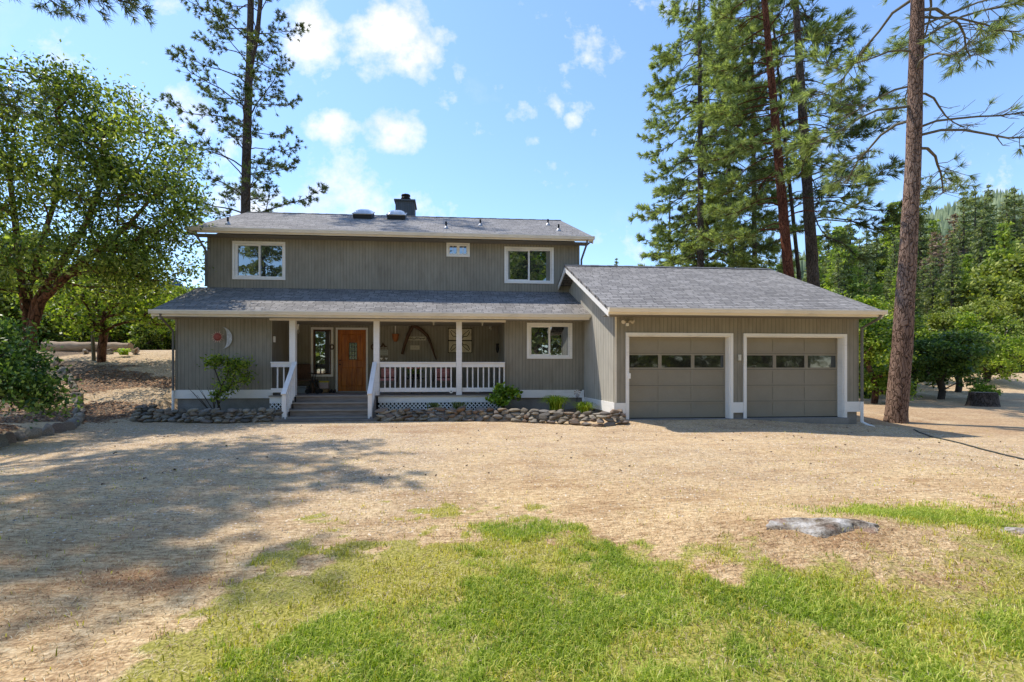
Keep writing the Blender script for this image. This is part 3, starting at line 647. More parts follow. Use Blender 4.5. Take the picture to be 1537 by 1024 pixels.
# ---- deck and steps
DZ=.47; DY=14.14
m=MB(); nb=15
for k in range(nb):
    y0=DY+(YB-DY)*k/nb; m.box(-5.16,1.80,y0,y0+(YB-DY)/nb-.008,DZ-.035,DZ)
m.build('porch_floor',DECK,house)
MB().box(-5.15,1.79,DY+.1,YB,DZ-.2,DZ-.04).build('floor_joists',DARK,house)
sx0=at(432,0,13.5)[0]; sx1=at(557,0,13.5)[0]
def rim(x0,x1):
    m=MB(); m.box(x0,x1,DY+.02,DY+.045,.245,DZ-.036); m.build('rim_board',WH,house)
    MB().box(x0,x1,DY-.015,DY+.018,DZ-.034,DZ-.002).build('deck_nosing',DECKL,house)
    # lattice
    m=MB(); z0,z1=-.06,.244; w_=.028; st=.115; xx=x0-(z1-z0)
    while xx<x1:
        for s in (1,-1):
            a=(xx,z0) if s==1 else (xx,z1); b=(xx+(z1-z0),z1 if s==1 else z0)
            (ax_,az_),(bx_,bz_)=a,b
            if ax_<x0: f_=(x0-ax_)/(bx_-ax_); az_+= (bz_-az_)*f_; ax_=x0
            if bx_>x1: f_=(x1-ax_)/(bx_-ax_); bz_=az_+(bz_-az_)*f_; bx_=x1
            if bx_-ax_>.02: m.beam((ax_,DY+.03+.006*s,az_),(bx_,DY+.03+.006*s,bz_),w_,.006,(0,1,0)) if False else m.add([(ax_,DY+.03+.005*s,az_-w_*.7),(ax_,DY+.03+.005*s,az_+w_*.7),(bx_,DY+.03+.005*s,bz_+w_*.7),(bx_,DY+.03+.005*s,bz_-w_*.7)],[(0,1,2,3)])
        xx+=st
    m.box(x0,x1,DY+.02,DY+.04,-.09,-.06); m.build('lattice',WH,house)
rim(-5.14,sx0-.14); rim(sx1+.10,1.79)
MB().box(-5.1,1.75,DY+.5,DY+.52,-.2,.25).build('crawl_space_shade',plain('painted_crawl_shade',(.02,.018,.015)),house)  # near-black sheet paints the shade under the porch behind the lattice
steps=[]
for k,(zt) in enumerate((DZ-.185,DZ-.37,DZ-.55)):
    y1=DY+.02-.30*k; y0=y1-.31
    m=MB(); m.box(sx0,sx1,y0,y0+.145,zt-.035,zt); m.box(sx0,sx1,y0+.155,y1+.0,zt-.035,zt)
    s=m.build('step',DECK,house); MB().box(sx0+.002,sx1-.002,y0-.004,y0,zt-.036,zt-.001).build('worn_edge',DECKL,s)
    MB().box(sx0+.03,sx1-.03,y0+.03,y0+.05,zt-.19,zt-.036).build('riser',DECK,s)
MB().box(sx0+.001,sx1-.001,DY-.012,DY-.0,DZ-.034,DZ-.002).build('deck_nosing',DECKL,house)
MB().box(sx0+.02,sx1-.02,DY+.02,DY+.04,DZ-.22,DZ-.036).build('riser',DECK,house)
MB().box(sx0-.2,sx1+.25,12.95,13.22,-.3,-.125).build('step_footing',plain('paver_grey',(.20,.18,.16),.95,0,.3,4,.2,.4),house)
# ---- posts and rails
PYd=14.27
pc=[]
for px in (440,565.5,689):
    x=at(px,0,PYd)[0]; pc.append(x); m=MB(); m.box(x-.085,x+.085,PYd-.085,PYd+.085,DZ-.03,2.675); 
    m.build('porch_post',POSTM,house,bevel=.006)
def railing(xa,xb,y):
    m=MB(); zt=DZ+.99; m.box(xa,xb,y-.07,y+.05,zt-.035,zt); r=m.build('railing',POSTM,house,bevel=.004)
    MB().box(xa+.004,xb-.004,y-.045,y-.008,zt-.155,zt-.036).build('top_rail',POSTM,r)
    MB().box(xa+.004,xb-.004,y-.045,y-.008,DZ+.09,DZ+.215).build('bottom_rail',POSTM,r)
    nb_=max(2,round((xb-xa)/.157)); 
    for k in range(1,nb_+(1 if xb>1.7 else 0)):
        x=xa+(xb-xa)*k/nb_-(.02 if k==nb_ else 0); MB().box(x-.019,x+.019,y-.007,y+.031,DZ+.11,zt-.036).build('baluster',POSTM,r)
railing(-5.13,pc[0]-.088,PYd); railing(pc[1]+.088,pc[2]-.088,PYd); railing(pc[2]+.088,1.78,PYd)
def stair_rail(x,s):
    ya,yb=13.30,PYd-.10; za,zb=.62,DZ+.99
    r=MB().beam((x,ya-.10,za-.07),(x,yb,zb-.02),.13,.04).build('stair_railing',POSTM,house)
    MB().box(x-.055,x+.055,ya-.055,ya+.055,-.17,za-.04).build('newel_post',POSTM,r,bevel=.005)
    o=.058*s
    MB().beam((x+o*0,ya+.06,za-.11),(x+o*0,yb,zb-.14),.036,.10).build('upper_rail',POSTM,r)
    MB().beam((x,ya+.06,-.02),(x,yb,DZ+.10),.036,.10).build('lower_rail',POSTM,r)
    for k in range(1,6):
        f=k/6; y=ya+.06+(yb-ya-.06)*f; MB().box(x+s*.02-.004,x+s*.02+.032,y-.019,y+.019,-.02+(DZ+.12)*f-.03,za-.13+(zb-za)*f).build('baluster',POSTM,r)
stair_rail(at(427,0,13.3)[0],1); stair_rail(at(555.5,0,13.3)[0],-1)
for xx in (sx0-.03,sx1+.03): MB().add([(xx-.02,DY,DZ-.05),(xx-.02,13.2,-.1),(xx-.02,13.2,-.2),(xx-.02,DY,-.2),(xx+.02,DY,DZ-.05),(xx+.02,13.2,-.1),(xx+.02,13.2,-.2),(xx+.02,DY,-.2)],[(0,1,2,3),(7,6,5,4),(0,4,5,1),(1,5,6,2),(3,2,6,7),(0,3,7,4)]).build('stair_stringer',DECK,house)
# ---- lamps on the walls (fixed parts of the house)
LG=m_glass('lamp_glass',(.5,.5,.46),.15,.1); CREAM=plain('cream_paint',(.62,.60,.50),.5)
def sconce(x,y,z,k=1.7):
    r=MB().box(x-.04,x+.04,y-.02,y,z-.09,z+.12).build('wall_lamp',CREAM,house)
    MB().tube([(x,y-.02,z-.04),(x+.02,y-.10,z-.14),(x+.03,y-.17,z-.10),(x,y-.16,z-.03)],.014,6).build('arm',CREAM,r)
    MB().tube([(x,y-.16,z-.03),(x,y-.16,z+.17)],[.055,.10],6).build('lamp_shade',LG,r)
    MB().tube([(x,y-.16,z+.17),(x,y-.16,z+.24),(x,y-.16,z+.33)],[.11,.04,.008],6).build('cap',CREAM,r)
    return r
x,z=at(448,494,YB); sconce(x,YB,z-.02)
x,z=at(739,493,15.4); sconce(x-.0,YB-.0,at(739,490,YB)[1])
m=MB(); xx=at(940,0,YG)[0]; zz=at(940,484,YG)[1]; m.lathe((xx,YG-.04,zz-.03),[(0,0),(.06,0),(.06,.03),(0,.035)],12)
r=m.build('motion_light',CREAM,house); r['label']='twin headed security light above the left garage door'
for s in (-1,1): MB().tube([(xx+s*.03,YG-.05,zz+.0),(xx+s*.08,YG-.09,zz+.03),(xx+s*.13,YG-.14,zz-.01)],[.012,.035,.055],10).build('lamp_head',plain('lamp_head_paint',(.6,.52,.38),.5),r)
MB().box(xx-.03,xx+.03,YG-.10,YG-.04,zz-.10,zz-.03).build('sensor',WH,r)
xx,zz=at(1109,537,YG); MB().box(xx-.035,xx+.035,YG-.06,YG,zz-.08,zz+.08).build('wall_light',CREAM,house,bevel=.01)
xx,zz=at(406,509,14.55); MB().box(-5.159,-5.10,14.50,14.56,zz-.10,zz+.08).build('meter_box',WH,house,bevel=.006)
xx,zz=at(944.5,565,YG); MB().box(gd1[0]-.03,gd1[0]+.03,YG-.07,YG-.036,zz-.06,zz+.08).build('keypad',WH,house)
m=MB()
for px in (651,724): x,_=at(px,0,14.9); m.lathe((x,14.9,2.66),[(.045,.08),(.045,.05),(.02,.04),(.03,0),(.015,-.03),(0,-.035)],10)
m.build('ceiling_light',CREAM,house,True)
xx=at(265,0,13.9)[0]; MB().lathe((-7.98,13.85,2.64),[(0,0),(.05,.01),(.06,.05),(.03,.08),(.03,.1)],10).build('soffit_lamp',CREAM,house)
# ------------------------------------------------------------------ trees and plants
BARK_RED=m_bark('pine_bark_red',((.22,.115,.08),(.46,.30,.22),(.68,.52,.42)),(3.6,3.6,1.1),(.06,.033,.022),11,.05)
BARK_GREY=m_bark('pine_bark_grey',((.09,.07,.055),(.17,.135,.11),(.28,.23,.19)),(3.6,3.6,1.0),(.04,.03,.024),11,.05)
BARK_RUST=m_bark('pine_bark_rust',((.13,.045,.025),(.27,.10,.06),(.36,.17,.11)),(3.6,3.6,1.0),(.05,.02,.015),11,.05)
BARK_MAD=m_bark('madrone_bark',((.07,.035,.022),(.20,.10,.06),(.34,.20,.13)),(3,3,1),(.03,.018,.012),5,.02)
BARK_DK=plain('dark_branch_bark',(.075,.06,.045),.95,0,.3,3,.1,.5)
TWIG=plain('mossy_dead_branch',(.16,.145,.10),.95,0,.35,3,.1,.5)
NEED=m_leaf('pine_needles',((.035,.06,.02),(.10,.14,.045),(.22,.26,.09)),.32,.5,.35)
NEED2=m_leaf('pine_needles_light',((.08,.11,.045),(.26,.32,.13),(.50,.55,.28)),.5,.5,.45)
MLEAF=m_leaf('madrone_leaves',((.035,.065,.014),(.15,.21,.035),(.48,.53,.15)),.5,.35,.55)
LLEAF=m_leaf('light_leaves',((.06,.11,.01),(.21,.31,.03),(.48,.53,.09)),.45,.4,.5)
DLEAF=m_leaf('dark_leaves',((.03,.06,.014),(.10,.17,.035),(.26,.34,.09)),.45,.4,.5)
OLEAF=m_leaf('oak_leaves',((.09,.12,.02),(.30,.35,.06),(.52,.52,.13)),.35,.5,.18)
CONI=m_leaf('conifer_foliage',((.06,.09,.04),(.18,.225,.095),(.37,.39,.19)),.45,.6,.25)
CONL=m_leaf('young_conifer_foliage',((.10,.16,.03),(.30,.39,.07),(.52,.56,.15)),.5,.6,.25)
CONR=m_leaf('rusty_conifer_foliage',((.13,.09,.06),(.33,.22,.15),(.48,.36,.25)),.2,.7,.25)
def frustums(segs,n=6):
    """segs: array M x 8 (p0,p1,r0,r1)"""
    S=np.asarray(segs,float); p0,p1,r0,r1=S[:,0:3],S[:,3:6],S[:,6],S[:,7]
    d=p1-p0; d/=np.linalg.norm(d,axis=1,keepdims=True)+1e-9
    ref=np.where(np.abs(d[:,2:3])<.9,np.array([[0,0,1.]]),np.array([[1.,0,0]]))
    u=np.cross(d,ref); u/=np.linalg.norm(u,axis=1,keepdims=True)+1e-9; w_=np.cross(d,u)
    a=np.arange(n)*2*np.pi/n; ca,sa=np.cos(a),np.sin(a)
    ring=u[:,None,:]*ca[None,:,None]+w_[:,None,:]*sa[None,:,None]
    V=np.concatenate([p0[:,None,:]+ring*r0[:,None,None],p1[:,None,:]+ring*r1[:,None,None]],1).reshape(-1,3)
    k=np.arange(n); b=(np.arange(len(S))*2*n)[:,None]
    Fq=np.stack([b+k,b+(k+1)%n,b+(k+1)%n+n,b+k+n],2).reshape(-1,4)
    return V,Fq
def rand_dirs(m,rg):
    v=rg.normal(size=(m,3)); return v/np.linalg.norm(v,axis=1,keepdims=True)
def leaf_quads(C,size,asp,rg,upbias=.5):
    m=len(C); d=rand_dirs(m,rg); nrm=rand_dirs(m,rg)+np.array([0,0,upbias]); s=np.cross(d,nrm); s/=np.linalg.norm(s,axis=1,keepdims=True)+1e-9
    L_=(size*rg.uniform(.6,1.35,m))[:,None]
    V=np.stack([C-d*L_*.5,C+s*L_*asp*.5,C+d*L_*.5,C-s*L_*asp*.5],1).reshape(-1,3)
    return V,np.arange(m*4).reshape(m,4)
def tuft_tris(C,D,L_,n,wid,rg,spread=.75):
    m=len(C); c=np.repeat(C,n,0); d=np.repeat(D,n,0); v=d+rand_dirs(m*n,rg)*spread; v/=np.linalg.norm(v,axis=1,keepdims=True)
    v[:,2]-=.12; s=np.cross(v,rand_dirs(m*n,rg)); s/=np.linalg.norm(s,axis=1,keepdims=True)+1e-9
    l=(L_*rg.uniform(.7,1.2,m*n))[:,None]; c0=c-d*(rg.uniform(0,.6,m*n)[:,None]*L_*.8)
    V=np.stack([c0-s*wid/2,c0+s*wid/2,c0+v*l*.6+s*wid*.5,c0+v*l],1).reshape(-1,3)
    return V,np.arange(m*n*4).reshape(-1,4)
def trunk_mesh(pts,rad,rg,n=18,rough=.06,flare=0):
    """rough bark tube with uneven rings"""
    P=[];Rr=[]; pts=np.array(pts,float); seg=np.linalg.norm(np.diff(pts,axis=0),axis=1); t=np.concatenate([[0],np.cumsum(seg)]); K=int(t[-1]/.22)+2
    tt=np.linspace(0,t[-1],K); P=np.stack([np.interp(tt,t,pts[:,i]) for i in range(3)],1); Rr=np.interp(tt,t,rad)
    a=np.arange(n)*2*np.pi/n; ca,sa=np.cos(a),np.sin(a)
    nz_=fbm(a[None,:]*1.9+3,tt[:,None]*1.6,int(rg.integers(99)))-.5; nz_[:, -1]=(nz_[:,0]+nz_[:,-2])/2
    fl=1+flare*np.exp(-tt/.28)[:,None]*(1+.5*np.cos(a*5+1)[None,:])
    r=Rr[:,None]*(1+nz_*rough*3)*fl
    V=np.stack([P[:,0:1]+r*ca,P[:,1:2]+r*sa,P[:,2:3]+r*0],2).reshape(-1,3)
    i=(np.arange(K-1)[:,None]*n); k=np.arange(n)[None,:]
    Fq=np.stack([i+k,i+(k+1)%n,i+(k+1)%n+n,i+k+n],2).reshape(-1,4)
    return V,Fq
def branch(p0,az,length,rise,droop,r0,rg,steps=8,curl=.25):
    """list of points of a pine limb"""
    pts=[np.array(p0,float)]; a=az; sl=length/steps
    for k in range(steps):
        f=k/steps; a+=rg.normal(0,curl*.5); e=rise-droop*math.sin(math.pi*min(1,f*1.25))+(.75*droop if f>.7 else 0)+rg.normal(0,curl*.4)
        pts.append(pts[-1]+sl*np.array([math.cos(a)*math.cos(e),math.sin(a)*math.cos(e),math.sin(e)]))
    return pts
def pine(name,label,base,path,rad,bark,need,zrange,lens,nb,ntwig,tuft_n,tuftL,seed,bias=None,droop=.35,rise=.15,tw=.02,bare=0.,group=None,twiglen=.7,fork=None,twigmat=None,flare=.0,spread=.75,tipw=1,azf=None):
    rg=np.random.default_rng(seed); t=thing(name,label,'tree',base,0,group); b=np.array(base,float)
    path=[b+np.array(q,float) for q in path]
    V,Fq=trunk_mesh(path,rad,rg,flare=flare); npmesh('trunk',V,Fq,bark,t,True)
    trunks=[(np.array(path),np.array(rad))]
    if fork:
        fp=[b+np.array(q,float) for q in fork[0]]; V,Fq=trunk_mesh(fp,fork[1],rg,10); npmesh('fork_trunk',V,Fq,bark,t,True); trunks.append((np.array(fp),np.array(fork[1])))
    segs=[];C=[];D=[]
    for i in range(nb):
        P_,Rr=trunks[0] if (len(trunks)==1 or rg.uniform()<.65) else trunks[1]
        f=(i+rg.uniform(-.3,.3))/nb; z=b[2]+zrange[0]+(zrange[1]-zrange[0])*np.clip(f,0,1)
        if z<P_[0,2] : P_,Rr=trunks[0]
        if z>P_[-1,2]: continue
        p=np.array([np.interp(z,P_[:,2],P_[:,0]),np.interp(z,P_[:,2],P_[:,1]),z]); tr=np.interp(z,P_[:,2],Rr)
        az=i*2.399+rg.normal(0,.3)
        if bias and rg.uniform()<bias[1]: az=bias[0]+rg.normal(0,.7)
        L_=lens(f)*rg.uniform(.65,1.15)*(azf(az) if azf else 1); r0=max(.014,min(tr*.32,.008*L_+.010))
        bp=branch(p+np.array([math.cos(az),math.sin(az),0])*tr*.6,az,L_,rise+rg.normal(0,.08),droop,r0,rg)
        n_=len(bp)-1; rr=[r0*(1-.8*k/n_) for k in range(n_+1)]
        for k in range(n_): segs.append([*bp[k],*bp[k+1],rr[k],rr[k+1]])
        isbare=rg.uniform()<bare
        for j in range(int(ntwig*L_/3.5)+2):
            f2=rg.uniform(.28,1)**.8; k=min(int(f2*n_),n_-1); q=bp[k]+(bp[k+1]-bp[k])*(f2*n_-k)
            d=bp[k+1]-bp[k]; d/=np.linalg.norm(d); side=np.cross(d,(0,0,1)); side*= 1 if rg.uniform()<.5 else -1
            dr=d*rg.uniform(.3,.9)+side*rg.uniform(.3,1)+np.array([0,0,rg.uniform(-.45,.45)]); dr/=np.linalg.norm(dr)
            l=twiglen*rg.uniform(.35,1.2)*(1.15-f2*.5); m1=q+dr*l*.5; d2=dr+np.array([0,0,rg.uniform(-.1,.55)]); d2/=np.linalg.norm(d2); e=m1+d2*l*.5
            tr_=max(.007,rr[k]*.4); segs.append([*q,*m1,tr_,tr_*.75]); segs.append([*m1,*e,tr_*.75,.006])
            if rg.uniform()<.5:
                e2=m1+(d2-side*.7*(1))*l*.4; segs.append([*m1,*e2,tr_*.6,.005])
                if not isbare or rg.uniform()<.15: C.append(e2); D.append((e2-m1)/np.linalg.norm(e2-m1))
            if not isbare or rg.uniform()<.12: C.append(e); D.append(d2)
        if not isbare: C.append(bp[-1]); dd=bp[-1]-bp[-2]; D.append(dd/np.linalg.norm(dd))
    V,Fq=frustums(segs,5); npmesh('branches',V,Fq,twigmat or bark,t,True)
    V,Fq=tuft_tris(np.array(C),np.array(D),tuftL,tuft_n,tw,rg,spread); npmesh('crown',V,Fq,need,t)
    return t
# tall pine behind the left half of the house
X=at(372,0,27)[0]; zb=hz(X,27)
pine('pine_tree','tall sparse pine with a forked top rising behind the left end of the house',(X-.15,27,zb),[(0,0,-.3),(0,0,6),(.1,0,12),(.25,0,16),(.35,0,22),(.5,0,30)],[.33,.26,.22,.19,.14,.03],BARK_GREY,NEED,(5.0,27),lambda f:4.4*(1-.35*f),74,28,20,.20,3,None,.30,.42,.028,fork=([(.15,0,14.8),(.7,-.1,17.5),(1.1,-.1,22),(1.3,0,28)],[.12,.12,.10,.02]),twiglen=.75,spread=.95)
# pine out of frame on the left whose boughs reach into the top corner
pine('pine_tree','pine at the left edge whose long needle tipped boughs reach into the top left corner',(-13.2,10.6,hz(-13.2,10.6)),[(0,0,-.3),(.1,0,8),(.3,0,18),(.3,0,24)],[.34,.28,.15,.03],BARK_GREY,NEED,(8.3,19.5),lambda f:float(np.interp(f,[0,.12,.25,.6,1],[4.2,4.8,6.6,6.0,2.6])),76,25,22,.23,5,(.0,.6),.30,.10,.019,azf=lambda a:1-.6*max(0,-math.sin(a)),twiglen=.9,spread=1.0)
# pines right of centre
g3='tall pines behind the garage'
def at3(px,Y): x=at(px,0,Y)[0]; return (x,Y,hz(x,Y))
def P3(px,Y,toppx,label,seed,r,bark,need,z0,nb,Ln,tn,nt=30,**k):
    b=at3(px,Y); ztop=22; tx=at(toppx,0,Y)[0]-b[0]
    lean=tx/((ZC+556*Y/F)-b[2])
    H_=27; return pine('pine_tree',label,b,[(0,0,-.3),(lean*6,0,6),(lean*12+.08,.1,12),(lean*18,0,18),(lean*H_,0,H_)],[r,r*.86,r*.72,r*.5,.03],bark,need,(z0,H_-3),lambda f:Ln*(1-.35*f),nb,nt,tn,.30,seed,group=g3,**k)
P3(1200,21,1150,'rusty red barked pine trunk rising from behind the garage ridge',21,.25,BARK_RUST,NEED2,8.0,62,3.6,20,26,droop=.45,tw=.026,bias=(math.pi*.95,.3))
P3(1232,22,1196,'thick grey barked pine trunk right of the rusty red one behind the garage',22,.30,BARK_GREY,NEED,8.0,54,3.9,17,24,droop=.5,rise=-.02,tw=.024,bias=(-.1,.4))
P3(1217,25,1160,'thin dark pine trunk between the red and grey trunks behind the garage',23,.12,BARK_GREY,NEED,10,26,2.6,16,22,tw=.026)
P3(1052,26,1050,'slim full crowned pine, leftmost of the tall pines behind the garage',24,.22,BARK_GREY,NEED2,2.5,104,4.2,17,30,droop=.45,tw=.032,rise=-.05,bias=(math.pi*.9,.2))
P3(1105,29,1085,'bushy light green pine between the leftmost pine and the red trunk',25,.20,BARK_GREY,NEED2,2.5,100,3.7,20,30,droop=.5,tw=.034,rise=-.05)
P3(1135,27,1128,'feathery pine filling the gap left of the red trunk',28,.17,BARK_GREY,NEED2,3.0,84,3.4,19,30,droop=.45,tw=.03,rise=-.05)
b=at3(1003,30); pine('pine_tree','short young pine at the left foot of the tall pine group',b,[(0,0,-.3),(.1,0,5),(.1,.0,13.5)],[.16,.12,.02],BARK_GREY,NEED,(2.5,13.3),lambda f:2.4*(1-.8*f),46,22,26,.28,26,group=g3,tw=.036,rise=.15,droop=.2)
b=at3(1040,31); pine('pine_tree','dense young pine just above the garage ridge, right of the short young pine',b,[(0,0,-.3),(.1,0,5),(.1,.0,12.0)],[.16,.12,.02],BARK_GREY,NEED2,(2.0,11.8),lambda f:2.8*(1-.75*f),50,26,26,.30,27,group=g3,tw=.038,rise=.1,droop=.25)
# big pine trunk at the right
bx,by=gp(1345,627,-.2); b=(bx,by,hz(bx,by))
pine('pine_tree','massive flaky barked pine trunk standing just right of the garage',b,[(0,0,-.3),(0,0,.2),(.20,0,2.2),(.31,0,4),(.56,0,7.8),(.67,0,11.6),(.75,0,16),(.8,0,22)],[.275,.265,.245,.228,.185,.172,.13,.04],BARK_RED,NEED2,(8.2,21),lambda f:4.6*(1-.2*f),40,26,30,.28,31,(0.15,.35),.45,.1,.017,bare=.35,twiglen=1.0,twigmat=TWIG,flare=.25)
# dead curly limbs and a needle spray on that trunk
def spray(parent_base): pass
# ---- broadleaf trees grown towards clumps
def grow(rootpts,targets,rg,step=.45,sag=.0,wild=.12,multi=None):
    nodes=[np.array(p,float) for p in rootpts]; par=[-1]+list(range(len(rootpts)-1)); nr=len(rootpts)
    for ln in (multi or []):
        prev=nr-1
        for p in ln: nodes.append(np.array(p,float)); par.append(prev); prev=len(nodes)-1
    T=np.array(targets); order=np.argsort(np.min(np.linalg.norm(T[:,None,:]-np.array(nodes)[None],axis=2),axis=1))
    depth=[0]
    for i in range(1,len(nodes)): depth.append(depth[par[i]]+np.linalg.norm(nodes[i]-nodes[par[i]])*.6)
    cnt=[0]*len(nodes); ends=[]
    for ti in order:
        NA=np.array(nodes); dist=np.linalg.norm(NA-T[ti],axis=1)+np.array(depth)*.22+np.where(NA[:,2]>T[ti][2]+.2,.8,0); j=int(np.argmin(dist))
        a=nodes[j]; v=T[ti]-a; l=np.linalg.norm(v); k=max(1,int(l/step)); prev=j; off=np.zeros(3)
        for q in range(1,k+1):
            f=q/k; off=off*.7+rg.normal(0,wild*step,3); p=a+v*f+np.array([0,0,math.sin(f*math.pi)*l*.12])+off*(1-f*.5)
            nodes.append(p); par.append(prev); depth.append(depth[prev]+step); cnt.append(0); prev=len(nodes)-1
        ends.append(prev)
    for e in ends:
        while e!=-1: cnt[e]+=1; e=par[e]
    return np.array(nodes),par,cnt,ends
def broadleaf(name,label,base,root,clumps,nper,leaf,lsize,lmat,bark,seed,r0=.18,clr=.5,group=None,cat='tree',rtip=.012,expo=.45,asp=.5,flat=.7,nt=60,wild=.12,multi=None,extra=None):
    """clumps: list of (centre, radius3, count of targets)"""
    rg=np.random.default_rng(seed); t=thing(name,label,cat,base,0,group); b=np.array(base,float)
    T=[]
    for c,rad,k in clumps:
        v=rand_dirs(k,rg)*(rg.uniform(.25,1,k)**.5)[:,None]; T.append(np.array(c)+v*np.array(rad))
    T=np.concatenate(T)+b
    nodes,par,cnt,ends=grow([b+np.array(p) for p in root],T,rg,wild=wild,multi=[[b+np.array(q) for q in l] for l in multi] if multi else None)
    mx=max(cnt); rad=[max(rtip,r0*(c/mx)**expo) for c in cnt]
    S=[[*nodes[par[i]],*nodes[i],min(rad[par[i]],rad[i]*1.35),rad[i]] for i in range(len(nodes)) if par[i]>=0]
    V,Fq=frustums(S,7)
    npmesh('trunk',V,Fq,bark,t,True)
    E=nodes[ends]; C=np.repeat(E,nper,0)+rg.normal(0,1,(len(E)*nper,3))*np.array([clr,clr,clr*flat])*.55
    V,Fq=leaf_quads(C,lsize,asp,rg); npmesh('crown',V,Fq,lmat,t)
    return t
def pc3(px,py,Y,b): x,z=at(px,py,Y); return (x-b[0],Y-b[1],z-b[2])
# madrone at left
by=15.0; bx=at(38,0,by)[0]; b=(bx,by,hz(bx,by)-.05)
root=[(0,0,0),(.0,0,.8),(.05,0,1.5),(.1,0,2.0)]
cs=[]
for px,py,Y,rx,rz,k in ((50,150,15,1.9,1.1,26),(140,170,15.5,1.4,.9,22),(225,235,15,1.2,1.0,20),(265,305,15.5,.75,.7,12),(190,300,14.5,1.4,1.0,24),(100,260,14.5,1.8,1.2,28),(20,260,15,1.5,1.4,24),(130,380,14.3,1.4,.7,22),(215,395,15.3,1.2,.6,16),(30,400,14.5,1.4,.8,16),(-60,300,15,1.8,2.2,30),(255,370,16,.7,.6,8),(190,430,16.5,1.3,.5,12)):
    cs.append((pc3(px,py,Y,b),(rx,1.6,rz),int(k*1.5)))
broadleaf('madrone_tree','large spreading madrone with reddish limbs left of the house',b,root,cs,112,0,.13,MLEAF,BARK_MAD,41,.19,.55,rtip=.010,expo=.5,wild=.2,asp=.45,multi=[[pc3(px,py,Y,b) for px,py,Y in l] for l in (((52,455,15),(75,420,14.9),(105,375,14.8),(130,335,14.8),(148,285,14.9),(158,235,15)),((34,440,15.1),(28,385,15.2),(22,330,15.3),(15,270,15.4),(20,215,15.4)),((62,452,14.9),(100,415,14.6),(150,375,14.5),(195,335,14.6),(230,295,14.8)),((44,430,15.3),(60,370,15.6),(80,310,15.8),(88,250,15.9),(95,200,15.8)))])
# small two stemmed tree on the bank
bx=at(152,0,19.5)[0]; b=(bx,19.5,hz(bx,19.5)-.05)
cs=[(pc3(px,py,Y,b),(rx,1.3,rz),k) for px,py,Y,rx,rz,k in ((150,430,19.5,1.5,.8,24),(210,440,19.5,1.2,.8,20),(90,440,20,1.3,.6,16),(180,380,20,1.3,.8,18),(235,470,19,.9,.6,14),(120,480,19,.9,.4,8))]
broadleaf('young_tree','small tree with a dark trunk in front of the fallen log',b,[(0,0,0),(.02,0,.6),(.1,0,1.2)],cs,80,0,.16,LLEAF,BARK_MAD,42,.15,.55)
bx2=at(141,0,19.7)[0]; 
T_=thing('sapling','slim pale stemmed sapling just left of the dark trunk in front of the log','tree',(bx2,19.7,hz(bx2,19.7)))
b=np.array(T_.location); V,Fq=trunk_mesh([b+(0,0,-.1),b+(-.05,0,1),b+(.05,0,2),b+(.2,0,3.2)],[.07,.06,.05,.02],np.random.default_rng(2),8); npmesh('trunk',V,Fq,TWIG,T_,True)
rg=np.random.default_rng(5); C=b+np.array([.15,0,3.1])+rg.normal(0,.35,(900,3)); V,Fq=leaf_quads(C,.12,.5,rg); npmesh('crown',V,Fq,LLEAF,T_)
# leafy bush at the left edge on the mulch mound
b=(-9.55,9.75,hz(-9.55,9.75)-.05)
cs=[(pc3(px,py,Y,b),(rx,.6,rz),k) for px,py,Y,rx,rz,k in ((-8,525,9.8,.6,.40,24),(-50,540,9.6,.8,.6,22),(20,557,9.4,.40,.34,22),(45,585,9.3,.28,.20,12),(-8,580,9.2,.6,.32,22),(0,498,10,.42,.16,9),(66,602,9.2,.14,.09,5))]
broadleaf('leafy_bush','big bright leafy bush at the left edge behind the dark stone curb',b,[(0,0,0),(0,0,.25),(0,0,.45)],cs,110,0,.085,m_leaf('bush_leaves',((.02,.05,.01),(.08,.16,.03),(.34,.44,.12)),.4,.4,1.2),BARK_DK,43,.06,.33,cat='bush',rtip=.006)
